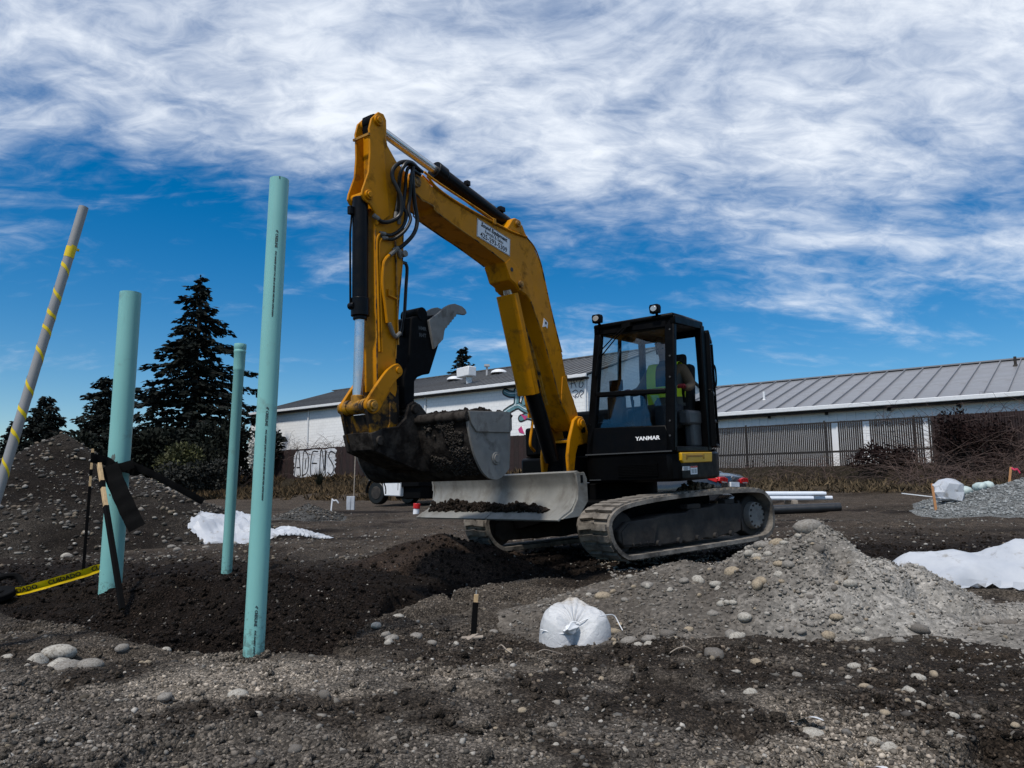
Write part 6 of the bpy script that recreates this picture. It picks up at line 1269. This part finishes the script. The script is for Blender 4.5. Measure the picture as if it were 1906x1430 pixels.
# dead grass on the banks
def grass(name, label, n, t0, t1, s0, s1, seed, ln, col):
    r = np.random.default_rng(seed); t = r.uniform(t0, t1, n); s = r.uniform(s0, s1, n) ; X = F0[0] + t * FD[0] + s * FN[0]; Y = F0[1] + t * FD[1] + s * FN[1]; k = fbm(X, Y, 1.2, 3, seed) > -.08; X, Y = X[k], Y[k]; n = len(X)
    C = np.stack([X, Y, Hg(X, Y)], 1); D = r.normal(0, .55, (n, 3)); D[:, 2] = r.uniform(.25, 1, n); D /= np.linalg.norm(D, axis=1)[:, None]; L = r.uniform(.5, 1.4, n) * ln; V, F = leafquads(C, D, L, L * .07 + .004, r)
    cols = np.array(col) * r.uniform(.4, 1.35, (n, 1)); o = kind(link(name, fastmesh(name, V, F, np.repeat(cols, 4, 0), attr_mat(name + '_blades', .9, 20, .2, 0), False)), 'stuff'); o['label'] = label; o['category'] = 'grass'
grass('dead_grass', 'dry brown grass on the bank below the graffiti fence', 24000, 14, 46, .2, 7.5, 51, .34, (.090, .060, .030)); grass('bank_grass', 'dry straw-coloured grass along the foot of the slatted fence', 11000, -9, 10, 1.0, 5.2, 52, .22, (.10, .072, .040))
# ---- parked car (x forward, y left)
def car():
    h = rad(50); f = Vector((-math.sin(h), math.cos(h), 0)); l = Vector((-f.y, f.x, 0)); z = .34
    M = Matrix((f, l, Vector((0, 0, 1)))).transposed().to_4x4(); M.translation = (4.05, 21.69, z); t = thing('parked_car', 'dark grey sedan with red tail lamps parked behind the excavator', 'car', M=M)
    cm = mat('car_paint', (.020, .022, .027), .25, var=.05, coat=.6); sec = [(-2.32, .62, .80, .84), (-2.28, .48, .98, .87), (-2.15, .36, 1.06, .89), (-1.6, .30, 1.08, .90), (-.9, .25, .99, .91), (.8, .25, .97, .91), (1.4, .28, .92, .90), (2.0, .32, .84, .86), (2.3, .42, .72, .78)]
    b = MB(); G = []
    for x, z0, z1, w in sec:
        G.append([(x, -w * .92, z0), (x, -w, (z0 + z1) / 2 - .05), (x, -w * .98, z1 - .12), (x, -w * .90, z1), (x, 0, z1 + .025), (x, w * .90, z1), (x, w * .98, z1 - .12), (x, w, (z0 + z1) / 2 - .05), (x, w * .92, z0), (x, 0, z0)])
    b.grid(G, wrap=True); b.add(G[0] + G[-1], [list(range(10)), list(range(10, 20))]); body_ = b.build('body', cm, t, .02, 50)
    b = MB(); cab = [(-1.85, 1.05, .68, 1.06), (-1.15, 1.05, .72, 1.40), (-.5, 1.0, .74, 1.47), (.3, .98, .74, 1.45), (1.05, .93, .74, .97)]; G = [[(x, -w * 1.12, z0), (x, -w * .86, z1), (x, 0, z1 + .02), (x, w * .86, z1), (x, w * 1.12, z0)] for x, z0, w, z1 in cab]; b.grid(G); b.build('roof', cm, t, .02, 50)
    b = MB()
    for s_ in (1, -1): b.add([(x, s_ * (w * (1.12 + (.86 - 1.12) * k) + .012), z0 + (z1 - z0) * k) for (x, z0, w, z1), k in ((cab[1], .1), (cab[2], .12), (cab[3], .12), (cab[3], .88), (cab[2], .88), (cab[1], .86))], [(0, 1, 2, 3, 4, 5)])
    b.add([(-1.80, -.62, 1.085), (-1.80, .62, 1.085), (-1.18, .58, 1.40), (-1.18, -.58, 1.40)], [(0, 1, 2, 3)]); b.build('windows', M_['glass_dark'], t, smooth=0)
    for x in (-1.42, 1.38):
        for s_ in (1, -1):
            b = MB(); b.cyl((x, s_ * .70, .32), (x, s_ * .915, .32), .325, n=32); wh = b.build('wheel', M_['hose'], t, .03); b = MB(); b.cyl((x, s_ * .90, .32), (x, s_ * .925, .32), .21, n=24); b.build('rim', M_['steel'], wh, .01)
            b = MB(); P = [(x + .40 * math.cos(a), s_ * .915, .32 + .40 * math.sin(a)) for a in np.linspace(-.1, 3.24, 14)]; b.tube(P, .025, 6); b.build('wheel_arch', cm, body_)
    for s_ in (1, -1):
        b = MB(); b.prism([(s_ * .40, .93), (s_ * .60, .97), (s_ * .86, .96), (s_ * .90, .86), (s_ * .80, .80), (s_ * .42, .82)], 'x', -2.345, -2.22); b.prism([(-2.30, .93), (-1.98, .98), (-2.02, .90), (-2.26, .82)], 'y', min(s_ * .86, s_ * .915), max(s_ * .86, s_ * .915)); tl_ = b.build('tail_lamp', M_['red'], t, .01)
        b = MB(); b.prism([(s_ * .48, .845), (s_ * .80, .855), (s_ * .78, .815), (s_ * .50, .82)], 'x', -2.352, -2.345); b.build('lamp_lens', M_['lens'], tl_)
    b = MB(); b.prism([(-.26, .72), (.26, .72), (.26, .84), (-.26, .84)], 'x', -2.36, -2.30); b.build('number_plate', M_['sign'], t, .004); b = MB(); b.box((-2.30, 0, .56), (.10, 1.6, .16)); b.build('bumper', cm, t, .03); b = MB(); b.cyl((-2.29, .02, .955), (-2.305, .02, .955), .05, n=16); b.build('badge', M_['chrome'], t)
car()
# ---- white vehicle under the bucket
def vehicle():
    z = float(Hg(np.array([-4.3]), np.array([29.2]))[0]); h = rad(35); f = Vector((-math.cos(h), math.sin(h), 0)); l = Vector((-f.y, f.x, 0)); M = Matrix((f, l, Vector((0, 0, 1)))).transposed().to_4x4(); M.translation = (-2.95, 29.2, z); M = M @ Matrix.Scale(1.1, 4)
    t = thing('white_truck', 'white vehicle with black tyres and black towing gear seen under the bucket', 'truck', M=M); wm = M_['white']
    b = MB(); b.prism([(-.10, .26), (-.12, .98), (.0, 1.55), (.9, 1.65), (1.35, 1.15), (1.36, .75), (1.30, .80), (1.12, .98), (.90, .98), (.72, .80), (.66, .45), (.62, .28)], 'y', .0, 1.8); bd = b.build('body', wm, t, .05)
    b = MB(); b.prism([(-.11, .70), (.66, .70), (.66, .73), (-.11, .73)], 'y', 1.798, 1.806); b.prism([(-.01, .46), (.01, .46), (.0, .98), (-.02, .98)], 'y', 1.798, 1.806); b.build('panel_gap', M_['plastic'], bd)
    b = MB(); b.box((.52, 1.81, .86), (.10, .03, .12)); b.build('latch', M_['plastic'], bd, .02)
    for x in (1.0,):
        for y in (.12, 1.66):
            b = MB(); b.cyl((x, y - .13, .38), (x, y + .13, .38), .38, n=32); wh = b.build('wheel', M_['hose'], t, .04); b = MB(); b.cyl((x, y + .11, .38), (x, y + .145, .38), .22, n=24); b.build('rim', M_['trackframe'], wh, .02)
    b = MB(); P = [(1.0 + .46 * math.cos(a), 1.76, .42 + .46 * math.sin(a)) for a in np.linspace(-.1, 3.3, 14)]; b.tube(P, .05, 6); b.build('fender', M_['blackmat'], t)
    b = MB(); b.box((-.50, .9, .82), (.78, 1.75, .50)); b.box((-.30, .9, .40), (1.1, 1.5, .42)); b.build('rear_frame', M_['blackmat'], t, .03)
    b = MB(); b.cyl((-.92, 1.1, 1.0), (-.92, 1.1, 1.1), .07, n=12); b.tube([(-.9, 1.0, .8), (-.95, .9, .6), (-.93, .7, .5)], .04, 8); b.box((-.92, .95, .55), (.10, .35, .22)); b.box((-.93, .75, .92), (.05, .35, .06)); b.build('towing_gear', M_['steel'], t, .01)
    V, F = text2d('TOW', .10); b = MB(); b.add([(-.895, 1.35 - u, .98 + v) for u, v in V], F); b.build('lettering', M_['inkw'], t, smooth=0)
vehicle()
# ---- materials lying about
def pipe_run(name, label, p0, p1, r, m, cat='pipe', group=None, hollow=True):
    M, L = along(p0, p1); t = thing(name, label, cat, M=M, group=group); pipe_shell(r, L, r * .12, 24).build('pipe_wall', m, t, smooth=40); return t
wpm = mat('white_pvc', (.62, .66, .72), .4, var=.05)
zg_ = lambda x, y: float(Hg(np.array([x]), np.array([y]))[0])
for i, (dx, dy, dz, l) in enumerate(((0, 0, .11, 0), (.0, .14, .11, .25), (-.25, -.14, .10, -.1), (.2, .06, .225, -.2), (-.1, -.09, .215, .1))):
    x0, y0 = 4.6 + dx, 20.6 + dy; x1, y1 = 8.15 + dx + l, 20.1 + dy; pipe_run('white_pipe', 'white plastic pipe in the bundle lying beyond the track', (x0, y0, .66 + dz), (x1, y1, .66 + dz), .055, wpm, group='bundle of white pipes')
b = MB(); b.box((7.3, 20.2, .66), (.12, .7, .10)); tag(b.build('timber_bearer', M_['greywood'], None, .01), 'timber bearer under the right end of the white pipe bundle', 'timber', 'bearers under the white pipes'); b = MB(); b.box((5.4, 20.48, .66), (.12, .7, .10)); tag(b.build('timber_bearer', M_['greywood'], None, .01), 'timber bearer under the middle of the white pipe bundle', 'timber', 'bearers under the white pipes')
for i, dx in enumerate((0, .19)):
    pipe_run('drain_pipe', 'black corrugated drain pipe of the pair lying beyond the track', (4.0 + dx, 17.75 + dx * 1.2, zg_(4.2, 17.8) + .115), (7.28 + dx, 17.35 + dx * 1.2, zg_(7.3, 17.5) + .115), .105, mat('black_pipe_%d' % i, (.015, .016, .018), .4), group='pair of black drain pipes')
def lath(name, label, x, y, h, lean=(0, 0), w=.04, flag=None, m=None, group='survey laths'):
    z = Hs(x, y); t = thing(name, label, 'stake', (x, y, z), group); b = MB(); b.bar((0, 0, -.1), (lean[0], lean[1], h), w, w * .5, (0, 1, 0)); b.build('shaft', m or M_['wood'], t, .002)
    if flag: ribbon([(lean[0], lean[1] - .02, h - .02), (lean[0] + .06, lean[1] - .03, h - .06), (lean[0] + .13, lean[1] - .02, h - .05), (lean[0] + .20, lean[1], h - .14)], .04).build('flag', flag, t, smooth=60)
    return t
pk = mat('pink_flagging', (.70, .05, .12), .6); wf = mat('white_flagging', (.7, .7, .72), .6)
orw = mat('orange_stake', (.50, .24, .10), .8)
lath('survey_lath', 'orange wooden stake with a white ribbon beside the crushed stone pile', 9.33, 17.0, .58, (-.05, 0), .05, wf, orw); lath('survey_lath', 'short stake with a pink ribbon on the crushed stone pile', 11.35, 17.6, .42, (.10, 0), .045, pk, orw)
lath('survey_lath', 'small pale stake with a cross tag below the grassy bank', -5.63, 24.0, .42, (.04, 0), .04, wf, M_['sign'])
b = MB(); z = Hs(-5.34, 26.0); b.cyl((0, 0, -.2), (.02, 0, 2.2), .018, n=8); o = b.build('marker_rod', M_['greywood']); o.location = (-5.34, 26.0, z); tag(o, 'tall thin pale rod standing below the graffiti fence', 'rod')
b = MB(); b.box((0, 0, .22), (.26, .10, .46)); b.box((.0, -.06, .22), (.02, .02, .44)); o = b.build('plastic_post', mat('grey_post', (.40, .42, .45), .5), None, .01); o.location = (-5.35, 25.6, Hs(-5.35, 25.6)); tag(o, 'short grey ribbed post at the foot of the thin rod', 'post')
z = Hs(-2.74, 22.0); t = thing('marker_pipe', 'short white pipe stub with a red cap below the dozer blade', 'marker', (-2.74, 22.0, z)); b = MB(); b.cyl((0, 0, -.05), (.02, 0, .17), .085, n=16); b.build('stub', M_['sign'], t); b = MB(); b.cyl((.02, 0, .17), (.03, 0, .32), .10, n=16); b.build('cap', M_['red'], t, .01)
b = MB(); x, y = 8.7, 17.2; b.bar((x, y, Hs(x, y) + .42), (9.6, 17.1, Hs(9.6, 17.1) + .14), .04, .02); tag(b.build('lath_strip', M_['sign']), 'white lath leaning across the orange stake', 'lath')
# clear plastic bag and pale rubble
b = MB(); r = np.random.default_rng(4); V0, F_ = ICO2; q = V0 * (1 + .35 * (fbm(V0[:, 0] * 2 + V0[:, 2], V0[:, 1] * 2, .8, 3, 5)[:, None] * 2)) * (1 + r.uniform(-.16, .16, (len(V0), 1))) * np.array([.34, .26, .30]); q[:, 2] = np.maximum(q[:, 2], -.2) + .2; b.add(q, F_.tolist()); o = b.build('plastic_bag', M_['sheet'], None, 0, 12); o.location = (9.8, 17.3, Hs(9.85, 17.3) - .02); tag(o, 'crumpled clear plastic bag beside the orange stake', 'plastic bag')
gp = mat('pale_green_stone', (.42, .50, .48), .6, var=.15)
for i, (x, y, w) in enumerate(((10.25, 17.9, .34), (10.6, 18.0, .42), (10.9, 17.9, .34), (10.45, 17.7, .30), (10.75, 17.6, .30), (11.1, 17.95, .30))):
    o = link('rubble_piece', cobble_mesh(300 + i, gp, ICO2)); o.location = (x, y, Hs(x, y) + w * .28); o.scale = (w / 2,) * 3; o.rotation_euler = (.3 * i, .2, i); tag(o, 'pale green rubble piece behind the crushed stone pile', 'rubble', 'pale rubble by the stone pile')
for i, (x, y, l, a) in enumerate(((1.04, 2.84, .12, 2.5), (1.08, 2.42, .12, 2.2))):      # slivers of white plastic
    G = [[(l * (k - .5), (.018 * math.sin(k * 3.1) + .006) * s_, .012 + .01 * math.sin(k * 5)) for s_ in (-1, 0, 1)] for k in np.linspace(0, 1, 9)]
    b = MB(); b.grid(G); o = b.build('plastic_scrap', M_['white'], None, 0, 60); o.location = (x, y, Hs(x, y) + .02); o.rotation_euler = (.15, .1, a); tag(o, 'sliver of dirty white plastic pressed in the brown soil', 'plastic scrap', 'plastic slivers in the soil')
